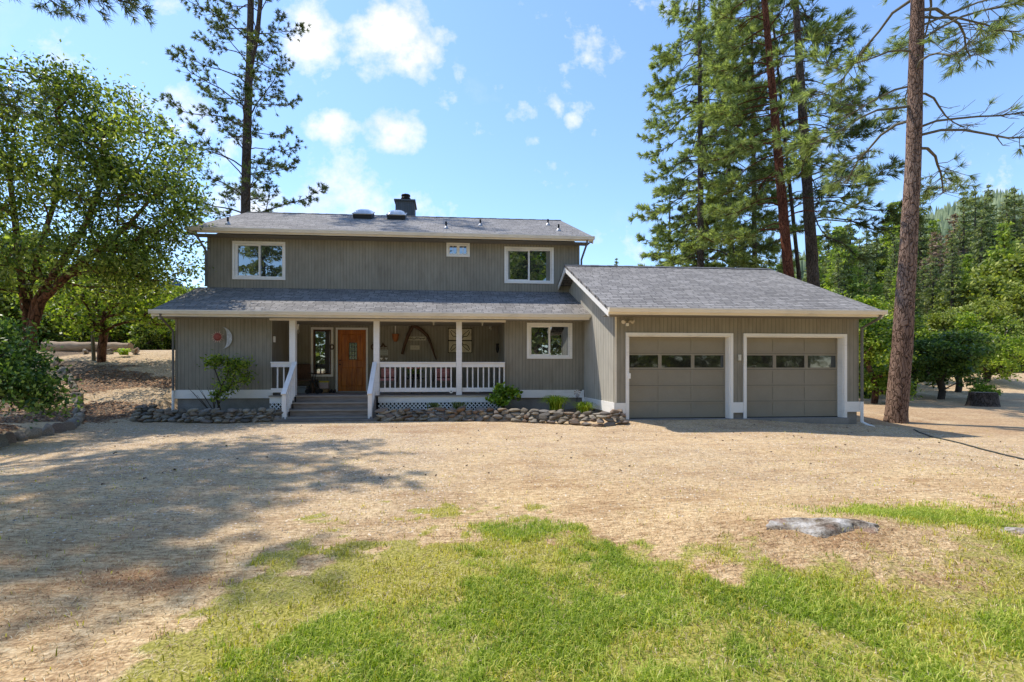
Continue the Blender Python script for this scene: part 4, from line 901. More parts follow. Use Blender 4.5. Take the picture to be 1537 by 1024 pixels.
# prototypes for woods
def proto_round(name,label,Hh,Rr,lmat,seed,nt=46,nper=70,ls=.32,cat='tree',group=None,loc=(0,0,0),base_z=.25,bark=None,lowz=.24):
    rg=np.random.default_rng(seed); cs=[]
    for i in range(9):
        a=i*2.4; rr=Rr*.55*math.sqrt(i/9); z=Hh*(lowz+(.84-lowz)*rg.uniform()); cs.append(((math.cos(a)*rr,math.sin(a)*rr,z*(1-.2*rr/Rr)),(Rr*.42,Rr*.42,Hh*.16),max(3,nt//9)))
    cs.append(((0,0,Hh*.85),(Rr*.3,Rr*.3,Hh*.1),5))
    return broadleaf(name,label,loc,[(0,0,0),(.05*Rr,0,Hh*base_z*.5),(0,.03*Rr,Hh*base_z)],cs,nper,0,ls,lmat,bark or BARK_DK,seed,Rr*.07,Rr*.2,group,cat,rtip=.02,flat=.6)
def proto_conifer(name,label,Hh,Rr,lmat,seed,group=None,loc=(0,0,0),den=1.,gap=0):
    rg=np.random.default_rng(seed); t=thing(name,label,'tree',loc,0,group); b=np.array(loc,float)
    V,Fq=trunk_mesh([b+(0,0,-.5),b+(0,0,Hh*.5),b+(0,0,Hh)],[Hh*.016,Hh*.010,.02],rg,7); npmesh('trunk',V,Fq,BARK_GREY,t,True)
    C=[];S=[]
    z=Hh*.07
    while z<Hh*.99:
        f=z/Hh; nbr=int(8*den)
        for k in range(nbr):
            if rg.uniform()<gap: continue
            a=rg.uniform(0,6.28); l=Rr*(1-f)**.75*rg.uniform(.55,1.1)*(1 if f>.15 else .6)+.15
            e=-.18-.25*(1-f); d=np.array([math.cos(a),math.sin(a),e]); p0=b+np.array([0,0,min(Hh*.985,z+rg.uniform(-.045,.045)*Hh)])
            m=int(5+l*9); m=int(m*1.15); tt=rg.uniform(.15,1,m)**.8
            q=p0+d*l*tt[:,None]+np.array([0,0,1])*(tt**2*l*.16)[:,None]+rg.normal(0,1,(m,3))*np.array([.16,.16,.09])*(.5+l*.25)
            C.append(q); S.append([*p0,*(p0+d*l+np.array([0,0,l*.16])),.025,.006])
        z+=Hh*.03*rg.uniform(.5,1.5)
    V,Fq=frustums(S,3); npmesh('branches',V,Fq,BARK_DK,t)
    C=np.concatenate(C); V,Fq=leaf_quads(C,.34,.40,rg,.2); npmesh('crown',V,Fq,lmat,t); return t
gw='conifers of the wooded slope on the right'; gb='broadleaf trees of the wooded slope on the right'
LC=['tall dark conifer standing in the woods on the right slope','light green young conifer standing in the woods on the right slope','rust brown dying conifer standing in the woods on the right slope','slim dark conifer standing in the woods on the right slope']
LB=['yellow green rounded oak on the wooded right slope','fresh green broadleaf tree on the wooded right slope']
protoC=[proto_conifer('conifer_tree',LC[0],15,2.9,CONI,51,gw),proto_conifer('conifer_tree',LC[1],11,2.4,CONL,52,gw),proto_conifer('conifer_tree',LC[2],13,2.6,CONR,53,gw,den=.8,gap=.2),proto_conifer('conifer_tree',LC[3],16,2.2,CONI,54,gw,gap=.15)]
protoB=[proto_round('oak_tree',LB[0],9,4.2,OLEAF,55,60,110,.36,group=gb),proto_round('broadleaf_tree',LB[1],8,3.4,LLEAF,56,60,100,.32,group=gb)]
PH=[15,11,13,16]; used=[False]*6
def put(kind,i,x,y,s,rz):
    pr=(protoC if kind=='c' else protoB)[i]; k=i if kind=='c' else 4+i; loc=(x,y,hz(x,y)-.1)
    if not used[k]: used[k]=True; pr.location=loc; pr.rotation_euler=(0,0,rz); pr.scale=(s,s,s); return pr
    return copy_to(pr,loc,rz,s)
skyl=lambda px: np.interp(px,[1150,1235,1262,1300,1345,1375,1400,1430,1462,1480,1500,1537,1600],[390,345,300,325,285,278,330,298,262,255,290,258,262])
rg=np.random.default_rng(77)
def place(px,Y,top,kind,i):
    x=at(px,0,Y)[0]; z0=hz(x,Y); zt=at(px,top,Y)[1]; h=zt-z0
    base={'c':PH[i] if kind=='c' else 0,'b':[9,8][i] if kind=='b' else 0}[kind]; s=np.clip(h/base,.45,2.1); put(kind,i,x,Y,float(s),rg.uniform(0,6.28))
# ridge line conifers
for px in range(1228,1580,13):
    Y=rg.uniform(50,66); place(px+rg.uniform(-5,5),Y,float(skyl(px))+rg.uniform(-10,48),'c',int(rg.choice([0,0,0,3,1])))
for px in list(range(1225,1440,13))+[1455,1475,1500]:
    Y=rg.uniform(38,50); place(px+rg.uniform(-8,8),Y,float(skyl(px))+rg.uniform(40,115),'c',int(rg.choice([0,1,1,3])))
for px in range(1128,1240,14): place(px,rg.uniform(44,60),rg.uniform(385,410),'c',int(rg.choice([0,1,1,3])))
place(925,70,386,'c',3)
for px,top in ((1405,345),(1432,320),(1387,385)): place(px,rg.uniform(50,54),top,'c',2)
for px,top,Y,i in ((1500,375,40,0),(1540,350,44,0),(1468,405,38,0),(1525,420,36,0),(1485,440,35,0),(1550,400,38,0),(1260,450,36,1),(1290,440,35,1),(1330,445,36,0),(1375,470,34,1),(1420,460,35,0),(1450,465,33,1),(1500,470,34,1),(1550,480,33,0),(1240,430,34,1),(1310,440,32,1)): place(px,Y,top,'b',i)
for px,top,Y,i in ((1262,340,46,1),(1350,400,40,1),(1445,400,41,1),(1480,395,43,1)): place(px,Y,top,'c',i)
# nearer trees on the right
def nearb(px,py,Y,Hh,Rr,lm,seed,nm,label,cat='tree',nt=60,nper=110,ls=.17,bz=.3,bark=None):
    x=at(px,0,Y)[0]; return proto_round(nm,label,Hh,Rr,lm,seed,nt,nper,ls,cat,None,(x,Y,hz(x,Y)-.05),bz,bark)
nearb(1412,0,19.5,3.1,1.9,DLEAF,61,'oak_tree','dark shady oak between the massive pine trunk and the stump',ls=.15,nper=170)
nearb(1438,0,23,3.6,2.0,MLEAF,62,'broadleaf_tree','mid green tree just behind the dark shady oak',ls=.17)
nearb(1368,0,22,4.2,2.2,MLEAF,63,'broadleaf_tree','leafy green tree directly behind the massive pine trunk')
nearb(1312,0,18,3.7,1.7,LLEAF,64,'madrone_tree','crooked multi stemmed tree between the garage and the massive pine',bark=BARK_MAD,ls=.13,nper=140)
nearb(1296,0,24,5.0,2.0,LLEAF,65,'broadleaf_tree','bright green tree rising behind the right corner of the garage')
nearb(1480,0,26,3.2,2.4,LLEAF,66,'broadleaf_tree','low spreading light green tree at the edge of the right field')
nearb(1530,0,30,4.6,3.0,MLEAF,67,'broadleaf_tree','full green tree at the far right edge of the field')
nearb(1478,0,17.6,.85,.65,LLEAF,68,'leafy_bush','small bright shrub growing behind the old stump','bush',30,90,.09)
# left background
gl='green trees beyond the bank on the left'
LLb=['bright green tree in the thicket beyond the fallen log','shady green tree in the thicket beyond the fallen log']
pl=[proto_round('broadleaf_tree',LLb[0],6,3.0,LLEAF,71,60,110,.26,group=gl),proto_round('broadleaf_tree',LLb[1],7,3.2,MLEAF,72,60,110,.28,group=gl)]
first=[True,True]
for px,Y,i,s in ((20,27,1,1.0),(75,30,0,.95),(120,34,0,1.1),(165,30,0,.8),(205,28,1,.62),(238,30,0,.62),(262,33,1,.7),(-40,24,1,1.15),(-20,32,0,1.3),(60,38,1,1.4),(140,42,1,1.2),(215,40,0,.95),(285,38,1,.8),(250,45,1,.95),(300,45,0,.8)):
    x=at(px,0,Y)[0]; loc=(x,Y,hz(x,Y)-.4)
    if first[i]: first[i]=False; pl[i].location=loc; pl[i].scale=(s,s,s)
    else: copy_to(pl[i],loc,rg.uniform(0,6.28),s)
# trees behind the viewer that the window panes mirror
gm_='trees across the yard mirrored in the window glass'
for k,(x,y,s) in enumerate(((-16,-10,1.3),(-8,-12,1.5),(-1,-11,1.2),(6,-12,1.7),(12,-9,1.3),(19,-12,1.7),(-24,-13,1.6),(27,-12,1.6),(33,-10,1.4),(2,-16,1.7),(-12,-17,1.7),(15,-16,1.8),(22,-7,1.1),(9,-17,1.9),(-2.6,-8,1.5),(-1.5,-7,1.4),(7,-7,1.3),(12,-7,1.4),(17,-8,1.4),(24,-17,1.9),(29,-6,1.2),(38,-10,1.5),(-5,-17,1.9),(34,-18,1.8))):
    c=copy_to(protoC[0] if k%2==0 else protoB[1],(x,y,-.3),rg.uniform(0,6.28),s,'tree standing across the yard behind the viewer, seen only mirrored in the glass'); c['group']=gm_
# far wooded ridge
def ridge(name,label,pts,depthv,mat):
    V=[];Fc=[]
    for i,(px,py) in enumerate(pts):
        x,z=at(px,py,depthv); V+= [(x,depthv,z),(x,depthv-120,-5)]
        if i: a=2*i; Fc.append((a-2,a-1,a+1,a))
    o=MB().add(V,Fc).build(name,mat); tag(o,label,None,None,'structure'); return o
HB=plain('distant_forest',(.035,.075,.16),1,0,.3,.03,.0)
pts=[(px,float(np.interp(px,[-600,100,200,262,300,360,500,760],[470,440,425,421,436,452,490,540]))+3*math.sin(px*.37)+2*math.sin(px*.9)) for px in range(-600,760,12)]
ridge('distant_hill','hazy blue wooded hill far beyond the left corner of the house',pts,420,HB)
rg=np.random.default_rng(88); C=[]
for i in range(2600):
    q=rg.uniform(.75,1.5); y=rg.uniform(100,230); x=q*y; z=hz(x,y) if False else 0; C.append((x,y))
C=np.array(C); Zt=height(C[:,0],C[:,1]); Vt=[];Ft=[];nn=0
for (x,y),z in zip(C,Zt):
    h_=rg.uniform(9,16); 
    for lv in range(5):
        za=z+h_*(.1+.17*lv); zb=za+h_*.30; rr=h_*.17*(1-lv*.17); a0=rg.uniform(0,6)
        ring=[(x+rr*(.7+.6*rg.uniform())*math.cos(a0+k*1.047),y+rr*math.sin(a0+k*1.047),za-rg.uniform(0,.8)) for k in range(6)]
        Vt+=ring+[(x,y,zb)]; Ft+=[(nn+k,nn+(k+1)%6,nn+6) for k in range(6)]; nn+=7
o=npmesh('far_forest',np.array(Vt),np.array(Ft),m_leaf('far_forest_green',((.07,.11,.06),(.14,.19,.10),(.22,.27,.14)),.1,.8,.05)); tag(o,'dense far conifer forest covering the hillside on the right','forest',None,'stuff')
# ------------------------------------------------------------------ stones
import mathutils
def stone_mesh(name,seed,sub=2,rough=.22,flatk=.0):
    import bmesh
    bm=bmesh.new(); bmesh.ops.create_icosphere(bm,subdivisions=sub,radius=1)
    rs=random.Random(seed); o=mathutils.Vector((rs.random()*50,rs.random()*50,rs.random()*50))
    pl=[(mathutils.Vector((rs.gauss(0,1),rs.gauss(0,1),rs.gauss(0,1))).normalized(),rs.uniform(.42,.8)) for _ in range(10)]
    for v in bm.verts:
        c=v.co.copy(); 
        for nn_,dd in pl:
            k=c.dot(nn_)
            if k>dd: c-=nn_*(k-dd)*.85
        c*=1+rough*mathutils.noise.noise(v.co*1.3+o)+.08*mathutils.noise.noise(v.co*4+o)
        v.co=c
    me=bpy.data.meshes.new(name); bm.to_mesh(me); bm.free(); me.polygons.foreach_set('use_smooth',[True]*len(me.polygons)); me.materials.append(STONE); return me
SM=[stone_mesh('stone',i,3) for i in range(9)]
rs=random.Random(5)
def stone(parent,x,y,z,w_,d,h,rz):
    o=bpy.data.objects.new('stone',rs.choice(SM)); link(o); o.parent=parent; po=origin(parent)
    o.location=(x-po[0],y-po[1],z-po[2]); o.scale=(w_/2*1.15,d/2*1.1,h/2*1.15); o.rotation_euler=(rs.gauss(0,.12),rs.gauss(0,.14),rz+rs.gauss(0,.25)); return o
def border(path,label,courses,hw,ww,setback=.05,name='stone_border',cat='stone border'):
    P_=[np.array(p,float) for p in path]; t=thing(name,label,cat,(P_[0][0],P_[0][1],hz(*P_[0])))
    seg=[np.linalg.norm(b-a) for a,b in zip(P_[:-1],P_[1:])]; tot=sum(seg); cum=np.concatenate([[0],np.cumsum(seg)])
    for c in range(courses):
        s=rs.uniform(0,.1) if c==0 else rs.uniform(.05,.2)
        while s<tot:
            w_=rs.uniform(*ww)*(1.1 if c==0 else 1.0); h=rs.uniform(*hw); m=min(s+w_/2,tot)
            x=np.interp(m,cum,[p[0] for p in P_]); y=np.interp(m,cum,[p[1] for p in P_]); k=min(len(seg)-1,int(np.searchsorted(cum,m,side='right')-1)); d=P_[k+1]-P_[k]; rz=math.atan2(d[1],d[0])
            nx,ny=-math.sin(rz),math.cos(rz); off=setback*c+rs.gauss(0,.015)
            zz=-.20 if y<14 else 0
            zz=float(height(np.array([x]),np.array([min(y,13.3) if -8<x<4.4 else y]))[0])
            stone(t,x+nx*off,y+ny*off,zz+.05+c*sum(hw)/2*.86+rs.uniform(-.02,.02),w_,rs.uniform(.17,.28),h*1.25,rz); s+=w_*.93
    return t
G=lambda px,py,z=-.17: gp(px,py,z)
border([(-8.25,14.15),(-8.5,13.65),(-8.3,13.2),G(262,634),G(330,635),G(421,632)],'low dry stacked grey stone border left of the porch steps',4,(.065,.125),(.13,.34))
border([G(558,632),G(640,632),G(760,633),G(850,637),G(905,641),G(936,640),],'long low dry stacked tan stone border right of the porch steps',4,(.065,.125),(.15,.38))
border([G(-40,690),G(2,668),G(55,657),G(105,646),G(122,630),G(108,617),G(80,610)],'dark rough stones edging the mulch mound at the left edge',1,(.19,.27),(.28,.45),.05,'stone_edging','stone edging')
def lone(name,label,cat,x,y,w_,d,h,sink,seed,mat,rough=.3,rz=0,sub=5):
    me=stone_mesh(name,seed,sub,rough); me.materials.clear(); me.materials.append(mat); o=bpy.data.objects.new(name,me); link(o); o.location=(x,y,hz(x,y)+h*.5-sink); o.scale=(w_/2,d/2,h/2); o.rotation_euler=(0,0,rz); tag(o,label,cat); return o
n=N('boulder_rock'); p=n.pos(); f=n.noise(7,7,p,.75); g=n.noise(38,4,p,.7); q=n.noise(2.5,3,p)
c=n.ramp(f,[(.36,(.10,.075,.055)),(.45,(.28,.23,.18)),(.53,(.42,.38,.33)),(.64,(.60,.56,.51))]); c=n.mix(n.ramp(q,[(.5,0),(.6,.75)]),c,(.33,.19,.12)); c=n.mix(.5,c,n.ramp(g,[(.3,.5),(.7,1.4)]),'MULTIPLY')
BOULD=n.done(n.bsdf(c,.95,0,n.bump(n.mix(.5,f,g),1,.03),.15))
x,y=gp(1240,800,-.05)
lone('boulder','broad low grey boulder breaking through the grass in the right foreground','boulder',x+.02,y,1.12,.55,.30,.205,101,BOULD,.3,-.12)
x,y=gp(1530,792,-.1); lone('flat_rock','small flat pale rock at the right edge beyond the grass patch','rock',x,y,.34,.22,.09,.03,104,BOULD)
LOGM=m_wood('weathered_log',(.22,.14,.09),(.52,.40,.28),(1.2,14,14),.9)
for px,s in ((128,.28),(163,.34),(205,.36)):
    x=at(px,0,21.2)[0]; lone('garden_rock',{128:'round tan rock at the foot of the fallen log, left of the tree',163:'round tan rock at the foot of the fallen log, right of the tree',205:'squared block of stone past the right end of the fallen log'}[px],'rock',x,21.2,s,s,s,.06,110+px,BOULD,.2,0,3)
xa=at(66,0,22)[0]; xb=at(196,0,22)[0]; z_=hz((xa+xb)/2,22)+.17
lg=thing('fallen_log','long weathered fallen log lying across the bank on the left','log',(xa,22,z_-.17))
m=MB(); m.tube([(xa+(xb-xa)*k/12,22+.04*math.sin(k),z_+.02*math.sin(k*2.1)) for k in range(13)],[.235-.004*k for k in range(13)],14,False); m.build('log_bark',LOGM,lg,True)
MB().tube([(xb-.02,22,z_),(xb+.01,22,z_)],[.185,.185],14).build('cut_end',plain('cut_wood',(.42,.29,.17),.9),lg)
# stump
x,y=gp(1476,607,-.1); st=thing('tree_stump','dark old tree stump in the field on the right','stump',(x,y,hz(x,y)))
rg=np.random.default_rng(3); V,Fq=trunk_mesh([(x,y,hz(x,y)-.1),(x,y,hz(x,y)+.25),(x+.02,y,hz(x,y)+.52)],[.46,.40,.37],rg,16,.1,.15); npmesh('stump_bark',V,Fq,BARK_GREY,st,True)
MB().lathe((x+.02,y,hz(x,y)+.46),[(.37,0),(.34,.07),(.0,.05)],16).build('cut_top',plain('old_cut_wood',(.25,.19,.14),.95),st)
# hose on the ground
pts=[]
for px,py in ((1372,644),(1395,653),(1430,661),(1470,672),(1510,684),(1560,700),(1620,722)):
    x,y=gp(px,py,-.3); pts.append((x,y))
T_=[];
for i in range(len(pts)-1):
    for k in range(6): f=k/6; x=pts[i][0]*(1-f)+pts[i+1][0]*f; y=pts[i][1]*(1-f)+pts[i+1][1]*f; T_.append((x,y+.01*math.sin(i*5+k),hz(x,y)+.012))
tag(MB().tube(T_,.016,6).build('garden_hose',plain('dark_hose',(.03,.04,.035),.5),None,True),'dark garden hose lying across the gravel at the right edge','hose')
# ---- plants by the house
def strap_clump(name,label,px,py,Y,num,L_,wid,mat,seed,up=1.0,cat='plant'):
    x,z=at(px,py,Y); z=max(z,hz(x,Y)-.02); rg=np.random.default_rng(seed); t=thing(name,label,cat,(x,Y,z)); V=[];Fq=[]
    for i in range(num):
        a=rg.uniform(0,6.28); l=L_*rg.uniform(.6,1.15); rr=rg.uniform(.5,1.25)*L_*.95/up; bx_=x+rg.normal(0,.07); by_=Y+rg.normal(0,.05); s=np.array([-math.sin(a),math.cos(a),0])
        for k in range(6):
            f=k/5; q=np.array([bx_+math.cos(a)*rr*f**1.3,by_+math.sin(a)*rr*f**1.3*.8,z+l*(math.sin(f*2.45)*.72)]); ww=wid*(1-f)**.6+.001; V+=[q-s*ww/2,q+s*ww/2]
        b=i*12; Fq+=[(b+2*k,b+2*k+1,b+2*k+3,b+2*k+2) for k in range(5)]
    npmesh('strap_leaves',np.array(V),np.array(Fq),mat,t); return t
LILY=m_leaf('daylily_leaf',((.16,.26,.01),(.36,.50,.03),(.60,.66,.12)),.45,.4,2)
VARI=m_leaf('variegated_leaf',((.05,.09,.02),(.22,.28,.08),(.70,.66,.38)),.3,.4,8)
strap_clump('daylily_clump','larger bright green daylily clump behind the stone border',834,615,13.15,260,.50,.024,LILY,1,1.0)
strap_clump('daylily_clump','smaller bright green daylily clump nearer the garage corner',877,619,12.9,190,.38,.022,LILY,2,1.0)
strap_clump('variegated_plant','small variegated plant by the lattice, nearer the steps',651,615,13.6,70,.26,.034,VARI,3,1.0)
strap_clump('variegated_plant','variegated plant by the lattice in front of the right hand porch post',688,615,13.6,90,.28,.034,VARI,4,1.0)
b_=lambda px,Y: (at(px,0,Y)[0],Y,hz(at(px,0,Y)[0],Y)-.03)
b=b_(330,13.85); cs=[(pc3(px,py,13.85+dy,b),(rx,.28,rz),k) for px,py,dy,rx,rz,k in ((322,543,-.05,.30,.14,15),(345,555,0,.26,.18,14),(362,545,.1,.26,.16,12),(340,575,0,.28,.16,12),(368,565,.1,.18,.12,7),(330,592,0,.22,.14,6))]
broadleaf('rhododendron','open rhododendron with bare lower stems in front of the left wing','' and b or b,[(0,0,0),(0,0,.12)],cs,26,0,.10,LLEAF,BARK_DK,81,.03,.17,cat='shrub',rtip=.006,asp=.42)
for k,(px,py) in enumerate(((296,578),(304,568),(288,575),(313,577))):
    pass
bs=thing('bare_shrub','leafless stems of a shrub left of the rhododendron','shrub',b_(312,13.8)); b=np.array(bs.location); S=[]
rg=np.random.default_rng(9)
for k in range(7):
    p0=b+np.array([rg.normal(.18,.04),rg.normal(0,.03),0]); e=b+np.array([-.45+.13*k,rg.normal(0,.1),rg.uniform(.55,.85)]); mdl=(p0+e)/2+np.array([.04,0,-.05]); S+= [[*p0,*mdl,.014,.010],[*mdl,*e,.010,.004],[*mdl,*(e+np.array([.12,0,-.12])),.007,.003]]
V,Fq=frustums(S,5); npmesh('stems',V,Fq,BARK_DK,bs)
b=b_(757,13.75); cs=[(pc3(px,py,13.75+dy,b),(rx,.25,rz),k) for px,py,dy,rx,rz,k in ((757,588,0,.26,.17,20),(745,598,-.1,.16,.10,9),(771,592,0,.16,.12,9),(757,604,-.12,.22,.08,8))]
SHB=m_leaf('hydrangea_leaf',((.05,.11,.008),(.17,.30,.02),(.42,.55,.07)),.4,.35,2)
broadleaf('leafy_shrub','round bright green leafy shrub at the right end of the porch',b,[(0,0,0),(0,0,.1)],cs,22,0,.115,SHB,BARK_DK,82,.02,.13,cat='shrub',rtip=.005,asp=.6)
strap_clump('weed_clump','small bright green weed clump below the fallen log',187,533,20.6,60,.35,.06,LILY,6,1)
x,z=at(866,592,13.9); t=thing('flower_stake','metal flower ornament on a stake by the right wing wall','garden ornament',(x,13.9,hz(x,13.9)))
MB().tube([(x,13.9,hz(x,13.9)),(x,13.9,z+.05)],.008,6).build('stake',DARK,t)
m=MB()
for k in range(7):
    a=k*.897; m.add([(x+math.cos(a)*.02,13.89,z+.05+math.sin(a)*.02),(x+math.cos(a-.3)*.09,13.88,z+.05+math.sin(a-.3)*.09),(x+math.cos(a)*.12,13.87,z+.05+math.sin(a)*.12),(x+math.cos(a+.3)*.09,13.88,z+.05+math.sin(a+.3)*.09)],[(0,1,2,3)])
m.build('petals',plain('pale_metal_petal',(.55,.45,.38),.5),t)
MB().lathe((x,13.87,z-.10),[(0,0),(.045,.02),(.05,.06),(.02,.1)],10).build('bird_figure',plain('pale_figure',(.45,.42,.40),.6),t)
# ------------------------------------------------------------------ things on the walls and the porch
RUSTR=plain('red_metal',(.34,.09,.07),.6,.0,.5,16); SILV=plain('silver_metal',(.52,.54,.57),.5,.2,.4,14); BRN=m_wood('dark_wood',(.05,.025,.015),(.15,.08,.045),(12,12,2),.6)
CRM=plain('cream_board',(.62,.58,.45),.7); BLK=plain('black_paint',(.015,.015,.015),.5); WICK=m_wood('wicker',(.10,.08,.06),(.30,.26,.22),(60,60,60),.7,.3,4); PINK=plain('pink_floral_cloth',(.55,.24,.22),.9,0,.5,14); TERR=plain('terracotta',(.42,.15,.055),.8)
# sun and moon
x,z=at(331,507.5,YM); t=thing('sun_and_moon_art','metal wall art of a red sun beside a silver crescent moon','wall art',(x,YM,z))
m=MB(); V=[];K=24
for k in range(K+1):
    a=-math.pi*.62+math.pi*1.24*k/K; ro=.33; cxx,czz=x+.02,z; V.append((cxx+math.cos(a)*ro,YM-.045,czz+math.sin(a)*ro))
for k in range(K+1):
    a=-math.pi*.62+math.pi*1.24*k/K; e=.145*math.sin(math.pi*k/K); V.append((x+.02+math.cos(a)*(.33-e),YM-.055,z+math.sin(a)*.33*(1-.0*e)-.0))
m.add(V,[(k,k+1,K+2+k,K+1+k) for k in range(K)]); m.build('moon',SILV,t)
sx,sz=at(327.5,506,YM)
MB().tube([(sx,YM-.05,sz),(sx,YM-.09,sz)],[.115,.07],20).build('sun_face',RUSTR,t)
for k in range(16):
    a=k*math.pi/8; l=.21 if k%2 else .17; MB().add([(sx+math.cos(a-.12)*.115,YM-.05,sz+math.sin(a-.12)*.115),(sx+math.cos(a+.12)*.115,YM-.05,sz+math.sin(a+.12)*.115),(sx+math.cos(a)*l,YM-.05,sz+math.sin(a)*l)],[(0,1,2)]).build('ray',plain('ray_copper',(.66,.46,.38),.6,.0) if k==0 else bpy.data.materials['ray_copper'],t)
# ox bow
P_=[]
for px,py in ((604,532),(608,517),(613,503),(619.5,490),(626,491.5),(634,497),(642,505),(647,517),(651,530),(655,540)):
    x,z=at(px,py,YB); P_.append((x,YB-.08,z))
t=thing('wooden_yoke','curved dark wooden limb hung as an arch on the porch wall','wall decoration',P_[3])
MB().tube(P_,[.045,.05,.06,.065,.06,.055,.05,.04,.03,.018],9).build('bent_limb',BRN,t,True)
def board(name,label,px0,py0,px1,py1,Y,mat,th=.02,cat='sign'):
    x0,x1,z0,z1=rect(px0,py0,px1,py1,Y); t=thing(name,label,cat,((x0+x1)/2,Y,z0)); MB().box(x0,x1,Y-th,Y-.001,z0,z1).build('board',mat,t); return t,(x0,x1,z0,z1)
def scribble(t,x0,x1,z0,z1,Y,rows,seed,mat=BLK,wd=.008):
    rr=random.Random(seed)
    for r in range(rows):
        zc=z1-(z1-z0)*(r+.5)/rows; hh=(z1-z0)/rows*.33; x=x0+.02; P=[]
        while x<x1-.02:
            P.append((x,Y-.004,zc+rr.uniform(-hh,hh))); x+=rr.uniform(.010,.020)
        MB().tube(P,wd/2,4).build('lettering',mat,t)
t,r=board('family_sign','long narrow cream sign with dark script under the wooden arch',612,505.5,639,511,YB,CRM); scribble(t,*r,YB-.02,1,1,wd=.016)
t,r=board('plaque','small cream plaque below the long narrow sign',616,518.7,629.8,525,YB,CRM); scribble(t,r[0]+.03,r[1]-.03,r[2],r[3],YB-.02,1,2,plain('grey_ink',(.25,.22,.18)),.006)
t,r=board('heart_sign','pale sign with two hanging hearts beside the middle post',567,525,582.5,533.5,YB,plain('pale_board',(.50,.52,.46))); scribble(t,*r,YB-.02,3,3,wd=.006)
for px in (572.5,580):
    x,z=at(px,538.5,YB); V=[(x,YB-.02,z-.06)]+[(x+.045*math.sin(a)**3*1.0,YB-.02,z+.045*(13*math.cos(a)-5*math.cos(2*a)-2*math.cos(3*a)-math.cos(4*a))/16) for a in [k*math.pi/10 for k in range(20)]]
    MB().add(V[1:],[tuple(range(20))]).build('heart',WH,t); MB().tube([(x,YB-.018,z+.03),(x,YB-.018,r[2])],.003,4).build('string',DARK,t)
x,z=at(575,520,YB); MB().tube([(x-.12,YB-.03,z-.02),(x-.03,YB-.05,z+.0),(x,YB-.06,z+.10),(x+.05,YB-.05,z+.0),(x+.14,YB-.03,z-.01)],[.01,.03,.035,.03,.01],6).build('bird_figure',BRN,t)
for px,lab in ((498.7,'small dried wreath between the tall window and the door'),(560,'small dried ornament on the right of the door')):
    x,z=at(px,521,YB); t=thing('door_ornament',lab,'wall decoration',(x,YB,z)); P=[(x+math.cos(a)*.055,YB-.04,z+math.sin(a)*.075) for a in [k*math.pi/6 for k in range(13)]]; MB().tube(P,.022,6,False).build('wreath',BRN,t,True); MB().tube([(x,YB-.03,z+.07),(x,YB-.01,z+.16)],.006,4).build('hook',DARK,t)
x,z=at(594,500,YB); t=thing('candle_planter','brown hanging wall basket with a white candle on the porch wall','wall decoration',(x,YB,z))
MB().tube([(x,YB-.09,z-.30),(x,YB-.09,z-.20),(x,YB-.09,z-.04)],[.05,.10,.115],12).build('basket',TERR,t); MB().tube([(x,YB-.09,z-.04),(x,YB-.09,z+.22)],.02,8).build('candle',WH,t); MB().tube([(x,YB-.01,z+.34),(x,YB-.09,z+.30),(x,YB-.09,z+.22)],.008,5).build('bracket',CREAM,t)
# four panel metal art
x0,x1,z0,z1=rect(672.5,493,708.5,530,YB); t=thing('four_panel_art','square cream panel wall art with dark scrollwork on the porch wall','wall art',((x0+x1)/2,YB,z0)); xm=(x0+x1)/2; zm=(z0+z1)/2
TAN=plain('tan_panel',(.66,.60,.44),.7,0,.3,5)
for a,b in ((x0,xm),(xm,x1)):
    for c_,d_ in ((z0,zm),(zm,z1)):
        MB().box(a+.02,b-.02,YB-.03,YB-.015,c_+.02,d_-.02).build('panel',TAN,t)
m=MB()
for bb in ((x0,x1,z0,z0+.02),(x0,x1,z1-.02,z1),(x0,x1,zm-.015,zm+.015)): m.box(bb[0],bb[1],YB-.045,YB-.025,bb[2],bb[3])
for bb in ((x0,x0+.02),(x1-.02,x1),(xm-.015,xm+.015)): m.box(bb[0],bb[1],YB-.050,YB-.028,z0+.001,z1-.001)
m.build('frame',DARK,t)
for i in (-1,1):
    for j in (-1,1):
        P=[(xm+i*(.03+.30*f),YB-.045,zm+j*(.03+.30*f**1.5+.06*math.sin(f*6))) for f in [k/8 for k in range(9)]]; MB().tube(P,.011,5).build('scroll',DARK,t); P=[(xm+i*(.03+.28*f**1.6),YB-.045,zm+j*(.05+.31*f)) for f in [k/8 for k in range(9)]]; MB().tube(P,.009,5).build('scroll',DARK,t)
x,z=at(741,523,15.6); t=thing('dark_wall_vase','dark slender wall vase on the right end wall of the porch','wall decoration',(1.78,15.6,z)); MB().lathe((1.70,15.6,z-.16),[(0,0),(.03,.02),(.06,.14),(.045,.24),(.06,.32)],10).build('vase',DARK,t,True)
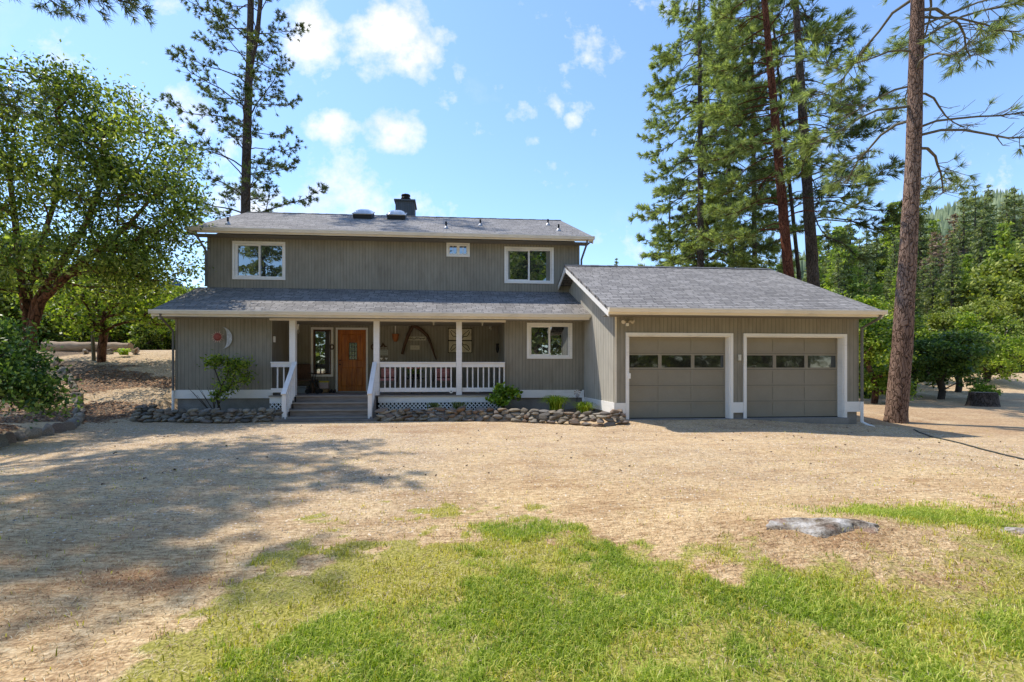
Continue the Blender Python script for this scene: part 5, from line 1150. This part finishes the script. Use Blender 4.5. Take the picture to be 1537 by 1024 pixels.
# bench, walker, bin, boxes, shoes
x=at(448,0,15.75)[0]
t=thing('porch_bench','dark brown wooden bench at the left end of the porch','bench',(x,15.75,DZ)); x0,x1=-5.0,at(475,0,15.75)[0]
MB().box(x0,x1,15.45,15.95,DZ+.40,DZ+.44).build('seat',BRN,t,bevel=.008)
m=MB(); m.beam((x0+.02,15.95,DZ+.70),(at(466,0,15.9)[0],15.95,DZ+.70),.04,.50,(0,-.1,1)); m.build('backrest',BRN,t,bevel=.01)
for xx in (x0+.05,x1-.08):
    for yy in (15.48,15.90): MB().box(xx,xx+.06,yy,yy+.05,DZ,DZ+.40).build('leg',BRN,t)
xx=at(452,0,15.6)[0]; t=thing('storage_bin','grey lidded storage bin under the bench','bin',(xx,15.6,DZ)); MB().box(xx-.19,xx+.19,15.48,15.75,DZ,DZ+.20).build('tub',plain('grey_plastic',(.27,.28,.26),.5),t,bevel=.02); MB().box(xx-.21,xx+.21,15.46,15.77,DZ+.201,DZ+.225).build('lid',plain('grey_lid',(.33,.34,.33),.5),t)
xx=at(471.5,0,15.4)[0]; t=thing('rolling_walker','black folding rolling walker beside the bench','walker',(xx,15.4,DZ))
for s in (-1,1):
    y=15.4+s*.16
    MB().tube([(xx-.16,y,DZ+.07),(xx-.02,y,DZ+.45),(xx+.02,y,DZ+.62),(xx-.15,y,DZ+.66)],.013,6).build('frame',BLK,t)
    MB().tube([(xx+.16,y,DZ+.07),(xx-.02,y,DZ+.45)],.013,6).build('leg',BLK,t)
    for q in (-.16,.16): MB().tube([(xx+q,y-.02,DZ+.075),(xx+q,y+.02,DZ+.075)],.075,14).build('wheel',BLK,t)
MB().box(xx-.12,xx+.12,15.26,15.54,DZ+.36,DZ+.40).build('seat',BLK,t)
x0,x1,z0,z1=rect(479.5,572,493,584,15.9); t=thing('seed_bag','yellow and pink printed bag standing by the tall window','bag',((x0+x1)/2,15.9,DZ)); MB().box(x0,x1,15.85,16.0,DZ+.13,z1-.05).build('sack',plain('pink_print',(.58,.45,.40),.7,0,.25,20),t,bevel=.02); MB().box(x0-.005,x1+.005,15.86,15.99,z1-.05,z1).build('folded_top',plain('yellow_print',(.62,.50,.06),.6),t)
t=thing('wicker_basket','low tan basket under the printed bag','basket',((x0+x1)/2,15.85,DZ)); MB().box(x0-.04,x1+.02,15.72,16.02,DZ,DZ+.125).build('basket_body',plain('tan_basket',(.32,.21,.10),.8,0,.4,40),t,bevel=.015)
for px in (497.5,502.5):
    xx=at(px,0,15.9)[0]; t=thing('shoe','dark shoe on the porch floor left of the door' if px<500 else 'dark shoe right next to the door frame','shoe',(xx,15.9,DZ)); MB().tube([(xx,15.70,DZ+.035),(xx,15.80,DZ+.045),(xx,15.92,DZ+.07),(xx,15.96,DZ+.09)],[.03,.045,.042,.03],8).build('shoe_upper',BLK,t,True); MB().box(xx-.045,xx+.045,15.69,15.97,DZ,DZ+.018).build('sole',DARK,t)
# wicker chairs with cushions
def wchair(px,label):
    x=at(px,0,15.55)[0]; y=15.55; t=thing('wicker_chair',label,'chair',(x,y,DZ),0,'wicker chairs on the porch')
    MB().box(x-.30,x+.30,y-.27,y+.27,DZ+.34,DZ+.40).build('seat',WICK,t,bevel=.01)
    m=MB(); 
    P=[(x+.34*math.sin(a),y+.05+.27*math.cos(a)) for a in [(-1.9+3.8*k/14) for k in range(15)]]; V=[]
    for k,(a,b) in enumerate(P): zt=DZ+.62+.30*math.exp(-((k-7)/4.)**2); V+=[(a,b,DZ+.36),(a*1.0,b,zt)]
    m.add(V,[(2*k,2*k+2,2*k+3,2*k+1) for k in range(14)]); m.build('backrest',WICK,t)
    MB().tube([(a,b,DZ+.62+.30*math.exp(-((k-7)/4.)**2)) for k,(a,b) in enumerate(P)],.022,6).build('rim',WICK,t,True)
    for sx in (-1,1):
        for sy in (-1,1): MB().tube([(x+sx*.26,y+sy*.22,DZ),(x+sx*.26,y+sy*.22,DZ+.35)],.022,6).build('leg',WICK,t)
    MB().box(x-.25,x+.25,y-.25,y+.2,DZ+.401,DZ+.48).build('seat_cushion',PINK,t,bevel=.03)
    MB().beam((x,y+.20,DZ+.50),(x,y+.26,DZ+.80),.44,.09,(0,1,0)).build('back_cushion',PINK,t,bevel=.03)
wchair(581,'wicker chair with pink cushion left of the plant table'); wchair(665,'wicker chair with pink cushion right of the plant table')
xx=at(623,0,15.2)[0]; y=15.2; t=thing('plant_table','small dark plant table between the two wicker chairs','table',(xx,y,DZ)); MB().tube([(xx,y,DZ+.46),(xx,y,DZ+.49)],.30,20).build('tabletop',DARK,t)
for k in range(3): a=k*2.09; MB().tube([(xx+.22*math.cos(a),y+.22*math.sin(a),DZ),(xx+.12*math.cos(a),y+.12*math.sin(a),DZ+.46)],.016,6).build('leg',DARK,t)
for i,(dx,dy,lab) in enumerate(((-.14,-.05,'potted pink flowers on the left of the plant table'),(.13,.0,'potted pink flowers on the right of the plant table'),(-.02,.16,'leafy potted plant at the back of the plant table'))):
    px_,py_=xx+dx,y+dy; t=thing('potted_plant',lab,'potted plant',(px_,py_,DZ+.49)); MB().tube([(px_,py_,DZ+.49),(px_,py_,DZ+.62)],[.055,.085],12).build('pot',plain('dark_pot',(.05,.06,.07),.4) if i==0 else BLK,t)
    rg=np.random.default_rng(i); C=np.array([px_,py_,DZ+.70])+rg.normal(0,.06,(110,3)); V,Fq=leaf_quads(C,.07,.5,rg); npmesh('leaves',V,Fq,MLEAF,t)
    if i<2: C=np.array([px_,py_,DZ+.83])+rg.normal(0,.04,(45,3)); V,Fq=leaf_quads(C,.06,.9,rg); npmesh('flowers',V,Fq,plain('salmon_petals',(.75,.28,.22),.7) if i==0 else bpy.data.materials['salmon_petals'],t)
xx=at(718,0,15.3)[0]; t=thing('watering_can','small grey watering can on the porch floor behind the right hand railing','watering can',(xx,15.3,DZ)); MB().tube([(xx,15.3,DZ),(xx,15.3,DZ+.20)],[.10,.09],14).build('can_body',METAL,t); MB().tube([(xx-.09,15.3,DZ+.06),(xx-.2,15.3,DZ+.2)],[.02,.012],6).build('spout',METAL,t); MB().tube([(xx+.09,15.3,DZ+.06),(xx+.15,15.3,DZ+.14),(xx+.06,15.3,DZ+.24),(xx,15.3,DZ+.2)],.009,5).build('handle',METAL,t)
xx,zz=at(677,587.5,PYd); t=thing('round_plaque','small round white ornament hung on the bottom porch rail','ornament',(xx,PYd-.05,zz)); MB().tube([(xx,PYd-.085,zz),(xx,PYd-.048,zz)],.055,16).build('disc',WH,t); MB().tube([(xx,PYd-.094,zz),(xx,PYd-.086,zz)],.018,10).build('centre',BLK,t)
# understory on the right and behind the log
gu='low bushes along the edge of the woods'
pb=proto_round('leafy_bush','low leafy bush at the foot of the woods',1.7,1.3,LLEAF,91,30,90,.16,'bush',gu,(0,0,0),.15,None,.2)
pb2=proto_round('leafy_bush','shady low bush at the foot of the woods',2.2,1.6,MLEAF,92,30,90,.18,'bush',gu,(0,0,0),.15,None,.2)
fb=[True,True]; rg=np.random.default_rng(93)
for px,Y,i,s in ((1300,21,1,.9),(1325,23,0,1.0),(1345,26,1,1.1),(1375,27,0,1.2),(1400,29,1,1.2),(1430,30,0,1.1),(1455,31,1,1.2),(1290,27,0,1.4),(1490,32,0,1.2),(1512,33,1,1.4),(1545,32,0,1.3),(1420,33,0,1.5),(1475,34,1,1.5),(1350,31,1,1.4),(1525,36,1,1.6),
    (35,26,0,1.0),(70,25.5,1,1.0),(100,27,0,1.1),(128,26,1,.8),(160,26.5,0,.9),(190,27,0,1.0),(215,26,1,.8),(238,27,0,.9),(256,28,1,.9),(10,24,1,1.0),(85,30,1,1.4),(145,31,0,1.5),(200,32,1,1.5),(250,33,0,1.5),(280,35,1,1.4)):
    x=at(px,0,Y)[0]; loc=(x,Y,hz(x,Y)-.1); o=(pb,pb2)[i]; sc_=float(s)
    if fb[i]: fb[i]=False; o.location=loc; o.scale=(sc_,)*3
    else: copy_to(o,loc,rg.uniform(0,6.28),sc_)
# fallen cones and dark bits on the drive
P=scatter(190,-6,12,6.0,12.5,lambda x,y:.45+.5*(fbm(x*.8,y*.8,71)>.55),.004); m_=len(P); rg=np.random.default_rng(4)
V,Fq=leaf_quads(np.repeat(P,7,0)+rg.normal(0,.008,(m_*7,3))*[1,1,.5]+[0,0,.008],.022,.7,rg)
tag(npmesh('fallen_cones',V,Fq,plain('cone_brown',(.07,.04,.025),.9)),'dark fallen cones and twigs dotted over the drive','pine cones',None,'stuff')
